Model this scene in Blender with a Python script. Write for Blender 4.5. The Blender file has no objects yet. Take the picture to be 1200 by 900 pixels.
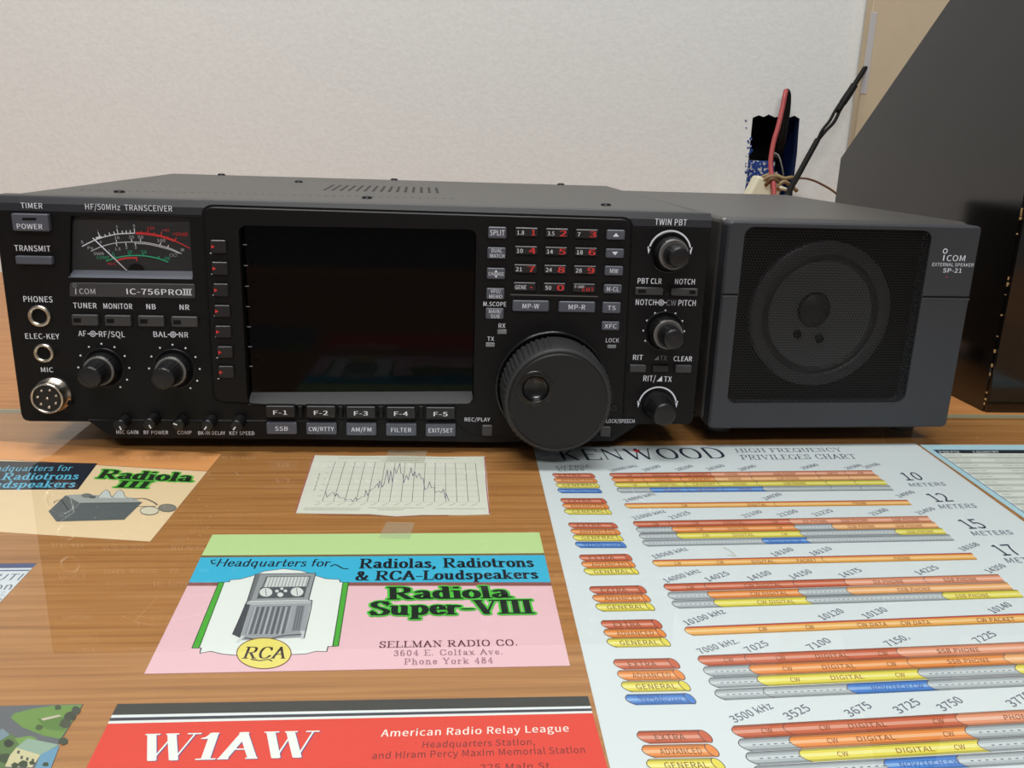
import bpy, bmesh, math, random
import numpy as np
from mathutils import Vector, Matrix
from mathutils.geometry import tessellate_polygon
random.seed(7)
C = bpy.context.scene
COL = C.collection
S = 0.001                                   # everything below is written in millimetres

# ------------------------------------------------------------------ camera
FPX, PITCH, YAW, ROLL = 994.95, 0.278585, 0.0878801, 0.0327352
CAM = np.array([206.56, -417.15, 141.26])
def _basis():
    F = np.array([math.sin(YAW)*math.cos(PITCH), math.cos(YAW)*math.cos(PITCH), -math.sin(PITCH)])
    r0 = np.array([math.cos(YAW), -math.sin(YAW), 0.0]); u0 = np.cross(r0, F)
    return math.cos(ROLL)*r0+math.sin(ROLL)*u0, -math.sin(ROLL)*r0+math.cos(ROLL)*u0, F
CR, CU, CF = _basis()
cd = bpy.data.cameras.new('camera'); cam = bpy.data.objects.new('camera', cd); COL.objects.link(cam)
cd.sensor_width = 36.0; cd.lens = FPX/1200*36.0; cd.clip_start = 0.01; cd.clip_end = 50
cam.matrix_world = Matrix(((CR[0], CU[0], -CF[0], CAM[0]*S), (CR[1], CU[1], -CF[1], CAM[1]*S),
                           (CR[2], CU[2], -CF[2], CAM[2]*S), (0, 0, 0, 1)))
C.camera = cam

# ------------------------------------------------------------------ world, lamps, exposure
w = bpy.data.worlds.new('room_light'); C.world = w; w.use_nodes = True
w.node_tree.nodes['Background'].inputs[0].default_value = (1.0, 0.99, 0.98, 1)
w.node_tree.nodes['Background'].inputs[1].default_value = 0.2
def area(name, loc, rot, sx, sy, power, col):
    l = bpy.data.lights.new(name, 'AREA'); l.shape = 'RECTANGLE'; l.size = sx; l.size_y = sy; l.energy = power; l.color = col
    o = bpy.data.objects.new(name, l); COL.objects.link(o); o.location = loc; o.rotation_euler = rot
    return o
area('ceiling_light', (0.1, -0.15, 1.75), (math.radians(-2), 0, 0), 1.2, 0.35, 30, (1.0, 0.992, 0.97))
area('added_wall_fill', (0.1, -1.9, 1.75), (math.radians(12), 0, 0), 1.2, 0.35, 42, (1.0, 0.992, 0.97))  # unseen fill lamp, added to brighten the wall and soften the radio front
C.view_settings.view_transform = 'Standard'; C.view_settings.look = 'None'
C.view_settings.exposure = -0.2; C.view_settings.gamma = 1.0; C.view_settings.use_curve_mapping = False

# ------------------------------------------------------------------ pixel -> real surface
def plane(px, py, ax, v):
    d = CF + CR*(px-600)/FPX - CU*(py-450)/FPX
    return CAM + d*((v-CAM[ax])/d[ax])
def proj(p):
    d = np.asarray(p, float)-CAM; z = d@CF
    return np.array([600+FPX*(d@CR)/z, 450-FPX*(d@CU)/z])
def P(px, py, y=0.0):
    q = plane(px, py, 1, y); return (q[0], q[2])
def scale_at(p): return FPX/((np.asarray(p)-CAM)@CF)

# ------------------------------------------------------------------ materials
def lin(c): 
    c = c/255.0
    return c/12.92 if c <= 0.04045 else ((c+0.055)/1.055)**2.4
def rgb(t): return (lin(t[0]), lin(t[1]), lin(t[2]), 1)
MATS = {}
def mat(name, col, rough=0.5, metal=0.0, spec=0.5, bump=0, bscale=900.0, coat=0):
    if name in MATS: return MATS[name]
    m = bpy.data.materials.new(name); m.use_nodes = True; MATS[name] = m
    b = m.node_tree.nodes['Principled BSDF']
    b.inputs['Base Color'].default_value = rgb(col); b.inputs['Roughness'].default_value = rough
    b.inputs['Metallic'].default_value = metal; b.inputs['Specular IOR Level'].default_value = spec
    b.inputs['Coat Weight'].default_value = coat
    nt = m.node_tree
    tc = nt.nodes.new('ShaderNodeTexCoord')
    n = nt.nodes.new('ShaderNodeTexNoise'); n.inputs['Scale'].default_value = bscale; n.inputs['Detail'].default_value = 3
    nt.links.new(tc.outputs['Object'], n.inputs['Vector'])
    mr = nt.nodes.new('ShaderNodeMapRange'); mr.inputs['To Min'].default_value = max(0.02, rough-0.05); mr.inputs['To Max'].default_value = min(1, rough+0.05)
    nt.links.new(n.outputs['Fac'], mr.inputs['Value']); nt.links.new(mr.outputs[0], b.inputs['Roughness'])
    if bump:
        bp = nt.nodes.new('ShaderNodeBump'); bp.inputs['Strength'].default_value = bump; bp.inputs['Distance'].default_value = 0.0004
        nt.links.new(n.outputs['Fac'], bp.inputs['Height']); nt.links.new(bp.outputs[0], b.inputs['Normal'])
    return m
K_PANEL = mat('black_panel_plastic', (12, 12, 14), 0.42, spec=0.24, bump=0.12, bscale=2500)
K_FACET = mat('lit_panel_facet', (34, 35, 40), 0.4, spec=0.5)  # panel plastic again, overhead light on the upturned facet put into a paler colour
K_COVER = mat('black_painted_steel', (52, 50, 47), 0.42, spec=0.9, bump=0.25, bscale=1800)
K_KNOB = mat('black_knob_plastic', (20, 20, 22), 0.33, spec=0.5)
K_RUBB = mat('grey_black_rubber', (40, 40, 41), 0.55, spec=0.4, bump=0.1)
K_FACE = mat('dial_face_plastic', (22, 23, 25), 0.5, spec=0.35, bump=0.1, bscale=2500)
K_KEY = mat('black_key_plastic', (26, 26, 29), 0.35, spec=0.5)
K_GREY = mat('slate_key_plastic', (76, 80, 91), 0.42, spec=0.5)
K_DGREY = mat('dark_grey_key_plastic', (52, 52, 54), 0.45, spec=0.5)
K_GROOVE = mat('deep_black', (6, 6, 6), 0.6, spec=0.2)
K_SCREEN = mat('unlit_display_glass', (3, 3, 4), 0.05, spec=0.16)
K_LEDGE = mat('textured_grey_ledge', (42, 43, 44), 0.6, bump=0.6, bscale=1500)
K_RIM = mat('worn_rim_plastic', (96, 94, 92), 0.38, spec=0.6)
K_WHITE = mat('white_print', (225, 228, 238), 0.6)
K_GPRINT = mat('grey_print', (120, 122, 128), 0.6)
K_RED = mat('red_print', (205, 45, 45), 0.6)
K_GREEN = mat('green_print', (40, 170, 125), 0.6)
K_CHROME = mat('nickel_metal', (205, 198, 186), 0.25, 1.0)
K_BOLT = mat('black_screw_metal', (30, 30, 34), 0.3, 0.6)
K_SPK = mat('speaker_charcoal_plastic', (51, 53, 58), 0.5, spec=0.42, bump=0.2, bscale=2200)
K_SPKTOP = mat('speaker_black_cover', (58, 56, 54), 0.42, spec=0.9, bump=0.25, bscale=1800)
K_CONE = mat('paper_cone', (66, 66, 68), 0.7)
K_SURR = mat('foam_surround', (18, 18, 20), 0.6)
K_METER = mat('meter_dial_black', (30, 30, 33), 0.6)

def noise_mix(name, stops, vec_scale, nscale, detail=6, rough=0.5, bump=0.0, spec=0.5, dist=0.0):
    m = bpy.data.materials.new(name); m.use_nodes = True; MATS[name] = m; nt = m.node_tree; b = nt.nodes['Principled BSDF']
    tc = nt.nodes.new('ShaderNodeTexCoord'); mp = nt.nodes.new('ShaderNodeMapping'); mp.inputs['Scale'].default_value = vec_scale
    n = nt.nodes.new('ShaderNodeTexNoise'); n.inputs['Scale'].default_value = nscale; n.inputs['Detail'].default_value = detail; n.inputs['Distortion'].default_value = dist
    r = nt.nodes.new('ShaderNodeValToRGB')
    nt.links.new(tc.outputs['Object'], mp.inputs[0]); nt.links.new(mp.outputs[0], n.inputs['Vector']); nt.links.new(n.outputs['Fac'], r.inputs[0])
    while len(r.color_ramp.elements) < len(stops): r.color_ramp.elements.new(0.5)
    for e, (p, c) in zip(r.color_ramp.elements, stops): e.position = p; e.color = rgb(c)
    nt.links.new(r.outputs[0], b.inputs['Base Color']); b.inputs['Roughness'].default_value = rough; b.inputs['Specular IOR Level'].default_value = spec
    if bump:
        bp = nt.nodes.new('ShaderNodeBump'); bp.inputs['Strength'].default_value = bump; bp.inputs['Distance'].default_value = 0.002
        nt.links.new(n.outputs['Fac'], bp.inputs['Height']); nt.links.new(bp.outputs[0], b.inputs['Normal'])
    return m
K_WOOD = noise_mix('orange_brown_wood', [(0.22, (140, 90, 50)), (0.45, (170, 114, 64)), (0.58, (180, 124, 72)), (0.8, (192, 138, 86))], (1.5, 60, 10), 7.0, 11, 0.4, 0, 0.4, 0.3)
K_WALL = noise_mix('off_white_wall_paint', [(0.3, (218, 221, 220)), (0.7, (224, 227, 226))], (1, 1, 1), 240, 3, 0.8, 0.14, 0.2)
K_CAB = mat('black_laminate', (8, 8, 8), 0.12, spec=0.75)
K_BEIGE = noise_mix('beige_board', [(0.3, (193, 176, 148)), (0.7, (197, 180, 152))], (1, 1, 1), 60, 3, 0.7)

def speckle_mat():
    m = bpy.data.materials.new('blue_box_with_plaster_specks'); m.use_nodes = True; nt = m.node_tree; b = nt.nodes['Principled BSDF']
    tc = nt.nodes.new('ShaderNodeTexCoord'); n = nt.nodes.new('ShaderNodeTexNoise'); n.inputs['Scale'].default_value = 260; n.inputs['Detail'].default_value = 2
    r = nt.nodes.new('ShaderNodeValToRGB'); r.color_ramp.interpolation = 'CONSTANT'
    r.color_ramp.elements[0].color = rgb((28, 62, 140)); r.color_ramp.elements[0].position = 0
    r.color_ramp.elements[1].color = rgb((196, 196, 194)); r.color_ramp.elements[1].position = 0.56
    nt.links.new(tc.outputs['Object'], n.inputs['Vector']); nt.links.new(n.outputs['Fac'], r.inputs[0]); nt.links.new(r.outputs[0], b.inputs['Base Color'])
    return m
K_BOX = speckle_mat()

def glass_mat():
    m = bpy.data.materials.new('clear_sheet_glass'); m.use_nodes = True; nt = m.node_tree
    for n in list(nt.nodes): nt.nodes.remove(n)
    out = nt.nodes.new('ShaderNodeOutputMaterial'); tr = nt.nodes.new('ShaderNodeBsdfTransparent'); gl = nt.nodes.new('ShaderNodeBsdfGlossy')
    tr.inputs[0].default_value = (0.965, 0.985, 0.975, 1); gl.inputs['Roughness'].default_value = 0.015
    fr = nt.nodes.new('ShaderNodeFresnel'); fr.inputs[0].default_value = 1.5
    ge = nt.nodes.new('ShaderNodeNewGeometry'); s = nt.nodes.new('ShaderNodeMath'); s.operation = 'SUBTRACT'; s.inputs[0].default_value = 1
    mu = nt.nodes.new('ShaderNodeMath'); mu.operation = 'MULTIPLY'; mx = nt.nodes.new('ShaderNodeMixShader')
    nt.links.new(ge.outputs['Backfacing'], s.inputs[1]); nt.links.new(s.outputs[0], mu.inputs[0]); nt.links.new(fr.outputs[0], mu.inputs[1])
    nt.links.new(mu.outputs[0], mx.inputs[0]); nt.links.new(tr.outputs[0], mx.inputs[1]); nt.links.new(gl.outputs[0], mx.inputs[2]); nt.links.new(mx.outputs[0], out.inputs[0])
    return m
K_GLASS = glass_mat()
def film_mat(name, col, opac, rough):
    m = bpy.data.materials.new(name); m.use_nodes = True; nt = m.node_tree; b = nt.nodes['Principled BSDF']
    b.inputs['Base Color'].default_value = rgb(col); b.inputs['Alpha'].default_value = opac; b.inputs['Roughness'].default_value = rough
    return m
K_TAPE = film_mat('clear_sticky_tape', (225, 220, 200), 0.13, 0.25)
K_LENS = film_mat('clear_meter_window', (30, 30, 32), 0.03, 0.05)
def grille_mat():
    m = bpy.data.materials.new('perforated_black_metal'); m.use_nodes = True; nt = m.node_tree; b = nt.nodes['Principled BSDF']
    b.inputs['Base Color'].default_value = rgb((17, 17, 18)); b.inputs['Roughness'].default_value = 0.4; b.inputs['Metallic'].default_value = 0.2
    tc = nt.nodes.new('ShaderNodeTexCoord'); sp = nt.nodes.new('ShaderNodeSeparateXYZ'); nt.links.new(tc.outputs['Object'], sp.inputs[0])
    px, pz, r = 0.00165, 0.00165*math.sqrt(3), 0.00064
    def math_(op, a, b_=None, c=None):
        n = nt.nodes.new('ShaderNodeMath'); n.operation = op
        for i, v in enumerate((a, b_, c)):
            if v is None: continue
            if isinstance(v, (int, float)): n.inputs[i].default_value = v
            else: nt.links.new(v, n.inputs[i])
        return n.outputs[0]
    def dist(ox, oz):
        u = math_('PINGPONG', math_('ADD', sp.outputs[0], ox+10*px), px/2); v = math_('PINGPONG', math_('ADD', sp.outputs[2], oz+10*pz), pz/2)
        return math_('SQRT', math_('ADD', math_('MULTIPLY', u, u), math_('MULTIPLY', v, v)))
    d = math_('MINIMUM', dist(0, 0), dist(px/2, pz/2))
    a = math_('GREATER_THAN', d, r)
    nt.links.new(a, b.inputs['Alpha'])
    return m
K_GRILLE = grille_mat()

# ------------------------------------------------------------------ text (Blender's own font, and a pen-drawn serif)
GLY = {}
for _l in """A 425 3,0 68,0 118,157 305,157 354,0 423,0 249,513 176,513|134,208 177,345 194,402 210,461 213,461 230,402 247,345 289,208
B 460 71,0 234,0 335,17 404,67 429,151 415,211 378,252 324,273 324,277 365,301 390,340 399,388 376,461 315,501 223,513 71,513|135,296 135,462 214,462 281,454 322,428 335,380 323,334 283,306 211,296|135,52 135,245 225,245 301,235 349,205 365,153 348,96 300,63 225,52
C 446 264,-9 325,0 377,25 422,64 386,106 351,74 312,55 267,48 182,73 127,146 107,258 128,369 184,440 269,466 310,460 344,443 374,417 409,459 373,490 326,513 268,522 151,490 71,399 41,256 70,113 149,23
D 481 71,0 202,0 332,31 413,119 440,258 413,397 332,484 199,513 71,513|135,53 135,461 193,461 294,437 354,369 374,258 354,148 294,78 193,53
E 412 71,0 374,0 374,55 135,55 135,242 330,242 330,298 135,298 135,459 366,459 366,513 71,513
F 386 71,0 135,0 135,230 331,230 331,285 135,285 135,459 366,459 366,513 71,513
G 482 272,-9 337,-1 390,20 431,50 431,266 262,266 262,212 371,212 371,78 346,62 314,51 279,48 185,73 127,146 107,258 128,369 188,440 278,466 324,459 360,442 389,417 424,459 388,489 339,513 276,522 155,490 71,399 41,256 71,113 152,23
H 509 71,0 135,0 135,242 375,242 375,0 440,0 440,513 375,513 375,298 135,298 135,513 71,513
I 205 71,0 135,0 135,513 71,513
J 374 166,-9 247,13 293,70 307,151 307,513 242,513 242,157 233,94 206,59 160,48 125,54 96,72 71,106 25,72 60,27 107,0
K 452 71,0 135,0 135,162 223,268 377,0 450,0 264,319 425,513 352,513 137,256 135,256 135,513 71,513
L 380 71,0 360,0 360,55 135,55 135,513 71,513
M 568 71,0 129,0 129,284 128,333 120,436 123,436 165,319 262,52 305,52 402,319 443,436 446,436 442,386 439,333 438,284 438,0 498,0 498,513 420,513 322,239 311,203 286,132 284,132 246,239 148,513 71,513
N 506 71,0 132,0 132,270 130,324 124,430 127,430 182,324 369,0 436,0 436,513 374,513 374,246 375,192 383,84 380,84 324,190 137,513 71,513
O 519 260,-9 374,24 451,116 479,258 451,400 374,491 260,522 146,491 69,400 41,258 69,116 146,24|260,48 179,74 126,147 107,258 126,369 179,440 260,466 340,440 393,369 412,258 393,147 340,74
P 443 71,0 135,0 135,204 220,204 319,221 385,273 409,363 385,452 318,499 217,513 71,513|135,257 135,461 209,461 284,452 329,421 345,363 330,303 286,268 211,257
Q 519 260,45 179,71 126,145 107,258 126,369 179,440 260,466 340,440 393,369 412,258 393,145 340,71|417,-129 446,-127 471,-123 490,-117 478,-67 445,-74 424,-75 372,-67 328,-44 298,-6 393,38 456,128 479,258 451,400 374,491 260,522 146,491 69,400 41,258 64,126 130,35 228,-7 269,-70 332,-113
R 444 135,270 135,461 221,461 289,452 332,423 346,370 332,314 289,281 221,270|352,0 425,0 295,225 356,252 396,300 410,370 387,454 324,500 231,513 71,513 71,0 135,0 135,218 228,218
S 417 213,-9 306,11 366,63 387,137 373,200 335,244 282,274 209,305 169,324 137,350 123,391 135,431 168,457 219,466 264,460 302,443 336,418 370,459 328,492 277,514 219,522 136,505 79,457 57,387 74,324 114,281 162,255 235,223 279,201 310,174 321,131 309,87 272,58 214,48 161,56 113,78 72,111 34,67 84,26 144,0
T 419 177,0 242,0 242,459 398,459 398,513 22,513 22,459 177,459
U 504 253,-9 347,12 412,81 437,211 437,513 375,513 375,210 358,113 315,62 253,48 192,62 149,113 133,210 133,513 69,513 69,211 93,81 158,12
V 402 165,0 239,0 403,513 337,513 254,235 238,178 222,123 204,66 202,66 184,123 168,178 152,235 69,513 1,513
W 614 127,0 204,0 280,310 306,426 309,426 325,349 334,310 412,0 490,0 596,513 534,513 479,234 470,179 460,123 451,67 447,67 423,179 410,234 339,513 279,513 209,234 196,179 172,67 169,67 139,234 85,513 18,513
X 401 12,0 81,0 154,139 181,192 195,222 198,222 229,165 242,139 319,0 390,0 239,262 380,513 312,513 207,307 204,307 163,382 93,513 22,513 162,265
Y 371 153,0 218,0 218,199 373,513 305,513 239,368 223,331 188,256 185,256 167,294 151,331 68,513 -1,513 153,199
Z 422 35,0 389,0 389,55 115,55 386,475 386,513 60,513 60,459 306,459 35,39
a 394 152,-9 197,-2 240,18 278,46 280,46 286,0 338,0 338,234 325,316 282,371 207,390 148,382 98,363 57,340 82,296 115,316 154,331 196,337 244,323 268,288 275,241 142,214 66,168 41,99 56,40 95,4|170,43 136,49 112,68 103,103 119,146 173,178 275,198 275,92 239,65 205,48
b 432 232,-9 313,15 374,85 397,196 380,299 329,366 246,390 204,383 163,364 126,337 129,405 129,557 64,557 64,0 116,0 121,39 124,39 159,13 196,-3|221,45 193,48 162,61 129,84 129,284 164,313 197,330 230,336 288,318 321,270 331,195 316,115 278,63
c 357 214,-9 259,-3 300,13 338,39 310,82 283,63 253,49 220,44 158,62 117,113 102,190 118,267 160,318 222,336 250,332 275,320 298,303 330,345 300,367 264,384 219,390 128,366 62,298 36,190 60,82 123,14
d 434 194,-9 238,-2 277,18 310,45 312,45 317,0 370,0 370,557 305,557 305,411 309,346 276,370 242,385 202,390 120,366 60,296 37,190 57,82 111,14|208,45 151,62 115,112 103,190 118,267 157,318 213,336 244,332 274,319 305,296 305,97 274,68 242,50
e 388 218,-9 266,-4 308,10 343,29 321,72 292,56 260,46 225,42 162,58 118,104 99,175 356,175 359,211 341,306 289,368 207,390 124,366 61,297 36,190 61,83 126,15|99,221 119,285 157,325 208,339 259,325 291,286 303,221
f 227 23,328 75,328 75,0 139,0 139,328 219,328 219,380 139,380 139,440 145,482 162,507 193,515 221,511 235,505 249,555 230,561 209,565 186,567 123,551 87,508 75,441 75,380 23,377
g 395 193,-175 295,-157 361,-109 385,-43 370,8 326,38 253,47 178,47 138,52 117,67 111,88 115,107 123,121 136,134 154,127 173,122 192,120 263,137 313,182 331,253 327,284 317,310 300,331 378,331 378,380 246,380 213,389 192,390 121,373 70,326 50,254 57,212 75,177 99,152 99,149 80,132 64,108 57,78 62,52 74,31 92,16 92,13 61,-12 42,-41 36,-74 56,-129 111,-163|192,164 152,175 123,206 111,254 122,302 151,333 192,343 233,333 262,302 273,254 262,206 233,175|202,-131 142,-123 105,-100 92,-64 96,-42 108,-21 130,0 179,-6 245,-6 287,-10 313,-26 322,-54 307,-91 266,-120
h 425 64,0 129,0 129,276 164,308 197,328 232,334 274,324 297,291 305,232 305,0 368,0 368,241 356,323 318,373 252,390 204,381 163,358 126,326 129,405 129,557 64,557
i 192 64,0 129,0 129,380 64,380|97,459 119,464 134,479 139,501 134,523 119,537 97,543 75,537 60,523 55,501 60,479 75,464
j 192 25,-169 85,-154 119,-111 129,-43 129,380 65,380 65,-43 61,-83 47,-109 18,-118 -18,-111 -31,-160 -16,-165 3,-168|97,459 119,464 134,479 139,501 134,523 119,537 97,543 74,537 59,523 54,501 59,479 74,464
k 386 64,0 127,0 127,100 199,183 310,0 380,0 236,227 363,380 291,380 130,180 127,180 127,557 64,557
l 198 132,-9 169,-4 160,46 137,47 131,56 129,71 129,557 64,557 64,76 71,30 93,1
m 648 64,0 129,0 129,276 162,308 194,328 224,334 264,324 287,291 295,232 295,0 359,0 359,276 393,308 424,328 454,334 494,324 518,291 525,232 525,0 589,0 589,241 576,323 538,373 474,390 429,381 388,355 348,317 327,356 293,381 243,390 200,381 160,358 125,325 123,325 117,380 64,380
n 427 64,0 129,0 129,276 164,308 197,328 232,334 274,324 297,291 305,232 305,0 368,0 368,241 356,323 318,373 252,390 204,381 162,358 125,325 123,325 117,380 64,380
o 424 212,-9 299,14 363,82 388,190 363,298 299,366 212,390 125,366 61,298 36,190 61,82 125,14|212,44 154,62 116,113 102,190 116,267 154,318 212,336 270,318 309,267 323,190 309,113 270,62
p 434 64,-160 129,-160 129,-32 127,35 162,11 197,-4 232,-9 313,15 374,85 397,196 380,299 329,366 246,390 202,382 162,363 125,336 123,336 117,380 64,380|221,45 194,48 162,61 129,84 129,284 164,313 198,330 230,336 288,318 321,270 331,195 316,115 278,63
q 434 305,-160 370,-160 370,380 319,380 312,345 278,369 242,385 202,390 120,366 60,296 37,190 57,82 111,14 194,-9 237,-2 275,17 309,44 305,-25|208,45 151,62 115,112 103,190 118,267 157,318 213,336 244,332 274,319 305,296 305,97 274,68 242,50
r 271 64,0 129,0 129,244 158,296 191,324 224,333 261,326 273,382 261,387 232,390 192,380 155,353 125,311 123,311 117,380 64,380
s 327 164,-9 239,6 286,47 302,104 284,161 241,196 186,219 146,235 116,256 104,285 112,313 135,333 175,340 207,336 235,324 261,307 292,347 259,368 219,384 174,390 103,375 59,337 43,282 60,229 102,195 154,172 195,155 228,133 241,100 233,70 208,49 166,41 124,46 87,62 53,86 22,43 63,16 111,-2
t 264 183,-9 208,-7 232,-2 254,5 242,53 213,44 198,43 163,51 145,76 139,116 139,328 243,328 243,380 139,380 139,487 86,487 79,380 19,377 19,328 76,328 76,118 86,51 120,7
u 425 176,-9 223,0 264,23 301,60 303,60 308,0 361,0 361,380 298,380 298,111 263,74 231,53 195,46 154,57 131,89 123,147 123,380 59,380 59,139 71,58 110,8
v 364 146,0 221,0 356,380 293,380 221,164 197,89 186,52 182,52 171,89 147,164 76,380 9,380
w 561 125,0 199,0 253,204 262,240 270,277 279,314 282,314 299,241 308,205 363,0 440,0 543,380 482,380 426,160 418,125 411,90 403,55 400,55 373,160 314,380 251,380 192,160 183,125 167,55 163,55 156,90 148,125 141,160 84,380 19,380
x 348 11,0 78,0 154,135 167,157 171,157 212,89 268,0 338,0 213,192 328,380 262,380 181,233 178,233 141,297 90,380 20,380 136,198
y 364 71,-164 135,-146 181,-99 213,-32 356,380 293,380 225,169 204,98 194,62 190,62 177,98 165,135 153,169 76,380 9,380 162,-1 153,-29 134,-72 105,-101 68,-111 39,-105 26,-156 54,-163
z 332 25,0 312,0 312,52 105,52 306,346 306,380 46,380 46,328 225,328 25,34
0 388 195,-9 279,20 335,109 354,258 335,406 279,493 195,522 110,493 55,406 35,258 55,109 110,20|195,43 143,65 109,136 97,258 109,380 143,450 195,472 246,450 280,380 293,258 280,136 246,65
1 388 62,0 343,0 343,53 240,53 240,513 191,513 161,499 126,486 85,477 85,436 176,436 176,53 62,53
2 388 31,0 354,0 354,55 184,55 155,53 127,50 233,162 304,268 329,372 311,451 259,504 179,522 120,513 71,487 28,447 65,411 96,442 132,463 172,471 224,457 256,422 266,369 241,275 163,167 31,38
3 388 184,-9 268,8 327,59 349,137 335,199 296,243 241,268 241,271 289,298 320,339 332,394 312,464 260,507 182,522 127,514 80,493 39,461 74,421 105,447 141,464 180,471 226,460 256,432 267,389 254,339 209,304 125,291 125,242 219,229 269,194 284,139 271,89 234,56 180,44 128,53 87,74 53,103 20,62 60,27 114,1
4 388 238,0 298,0 298,141 367,141 367,193 298,193 298,513 228,513 14,183 14,141 238,141|238,193 81,193 197,368 239,443 242,443 240,413 238,350
5 388 183,-9 265,12 327,71 352,167 330,260 275,313 197,331 168,328 143,321 120,310 133,459 326,459 326,513 77,513 60,274 95,252 122,269 149,279 180,282 236,268 273,228 286,165 272,101 233,59 177,44 124,52 83,73 51,101 19,59 59,26 113,1
6 388 211,-9 285,12 338,70 359,158 341,247 291,301 216,319 175,311 135,290 99,257 119,383 166,450 232,470 262,465 290,451 313,431 349,470 317,497 277,516 229,522 136,495 66,406 39,245 62,104 123,19|101,206 136,244 172,265 205,271 257,257 288,218 298,158 286,96 255,56 211,41 155,60 118,116
7 388 139,0 205,0 221,178 265,328 356,475 356,513 34,513 34,459 284,459 203,321 158,174
8 388 196,-9 280,9 336,56 356,123 344,184 313,228 270,258 270,262 301,293 327,335 338,386 321,456 273,504 197,521 126,505 75,459 57,391 66,342 92,303 126,272 126,270 81,237 46,189 32,127 54,57 111,9|231,279 174,305 131,340 115,391 126,434 154,463 197,473 244,461 273,429 284,382 278,346 260,311|197,39 141,51 103,84 89,133 98,179 123,218 160,249 227,219 276,182 296,125 283,80 249,50
9 388 165,-9 255,19 324,112 351,279 328,414 267,495 178,522 104,501 51,443 31,356 49,267 98,213 172,195 215,202 255,224 291,257 270,131 224,64 162,44 130,49 101,62 76,83 41,43 73,16 114,-2|290,311 255,271 218,249 183,242 132,256 101,296 91,356 103,417 134,458 179,473 235,454 272,400
. 194 97,-9 121,-3 137,14 144,39 137,65 121,82 97,88 74,82 57,65 51,39 57,14 74,-3
, 194 53,-133 107,-98 142,-49 155,13 148,54 130,79 101,88 77,83 59,67 53,43 59,19 76,4 99,-1 107,-1 98,-40 74,-72 37,-95
/ 274 8,-125 55,-125 264,556 218,556
+ 388 169,81 220,81 220,235 363,235 363,282 220,282 220,436 169,436 169,282 27,282 27,235 169,235
- 243 32,172 211,172 211,221 32,221""".split('\n'):
    _c, _a, _p = _l.split(' ', 2)
    _L = [[tuple(map(int, q.split(','))) for q in k.split()] for k in _p.split('|')]
    _T = tessellate_polygon([[Vector((x, y, 0)) for x, y in k] for k in _L])
    GLY[_c] = (int(_a), np.array([q for k in _L for q in k], float), [tuple(t) for t in _T])
def font_unit(s, bold=0.0):
    """grotesque lettering laid out in a unit box: x 0..1, cap height 1; columns x, y, layer; bold widens the stems"""
    V, F = [], []; x = 0.0
    for ch in s:
        if ch not in GLY: x += 188; continue
        ad, v, f = GLY[ch]
        for k, d in enumerate((0.0,) if bold < .004 else (-bold*480, bold*480)):
            b0 = len(V); V += [(a+x+d, b, k) for a, b in v]; F += [tuple(i+b0 for i in t) for t in f]
        x += ad+26+bold*700
    V = np.array(V) if V else np.zeros((0, 3))
    if len(V):
        x0, x1 = V[:, 0].min(), V[:, 0].max(); V[:, 0] = (V[:, 0]-x0)/(x1-x0); V[:, 1] /= 513.0
    return V, F
EPS = .0005
def crom(pts, n=5):
    p = [np.array(q, float) for q in pts]; p = [2*p[0]-p[1]]+p+[2*p[-1]-p[-2]]; out = []
    for i in range(1, len(p)-2):
        for k in range(n):
            t = k/n; a, b, c, d = p[i-1:i+3]
            out.append(.5*(2*b+(c-a)*t+(2*a-5*b+4*c-d)*t*t+(3*b-a-3*c+d)*t**3))
    out.append(p[-2]); return [tuple(q) for q in out]
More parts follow.
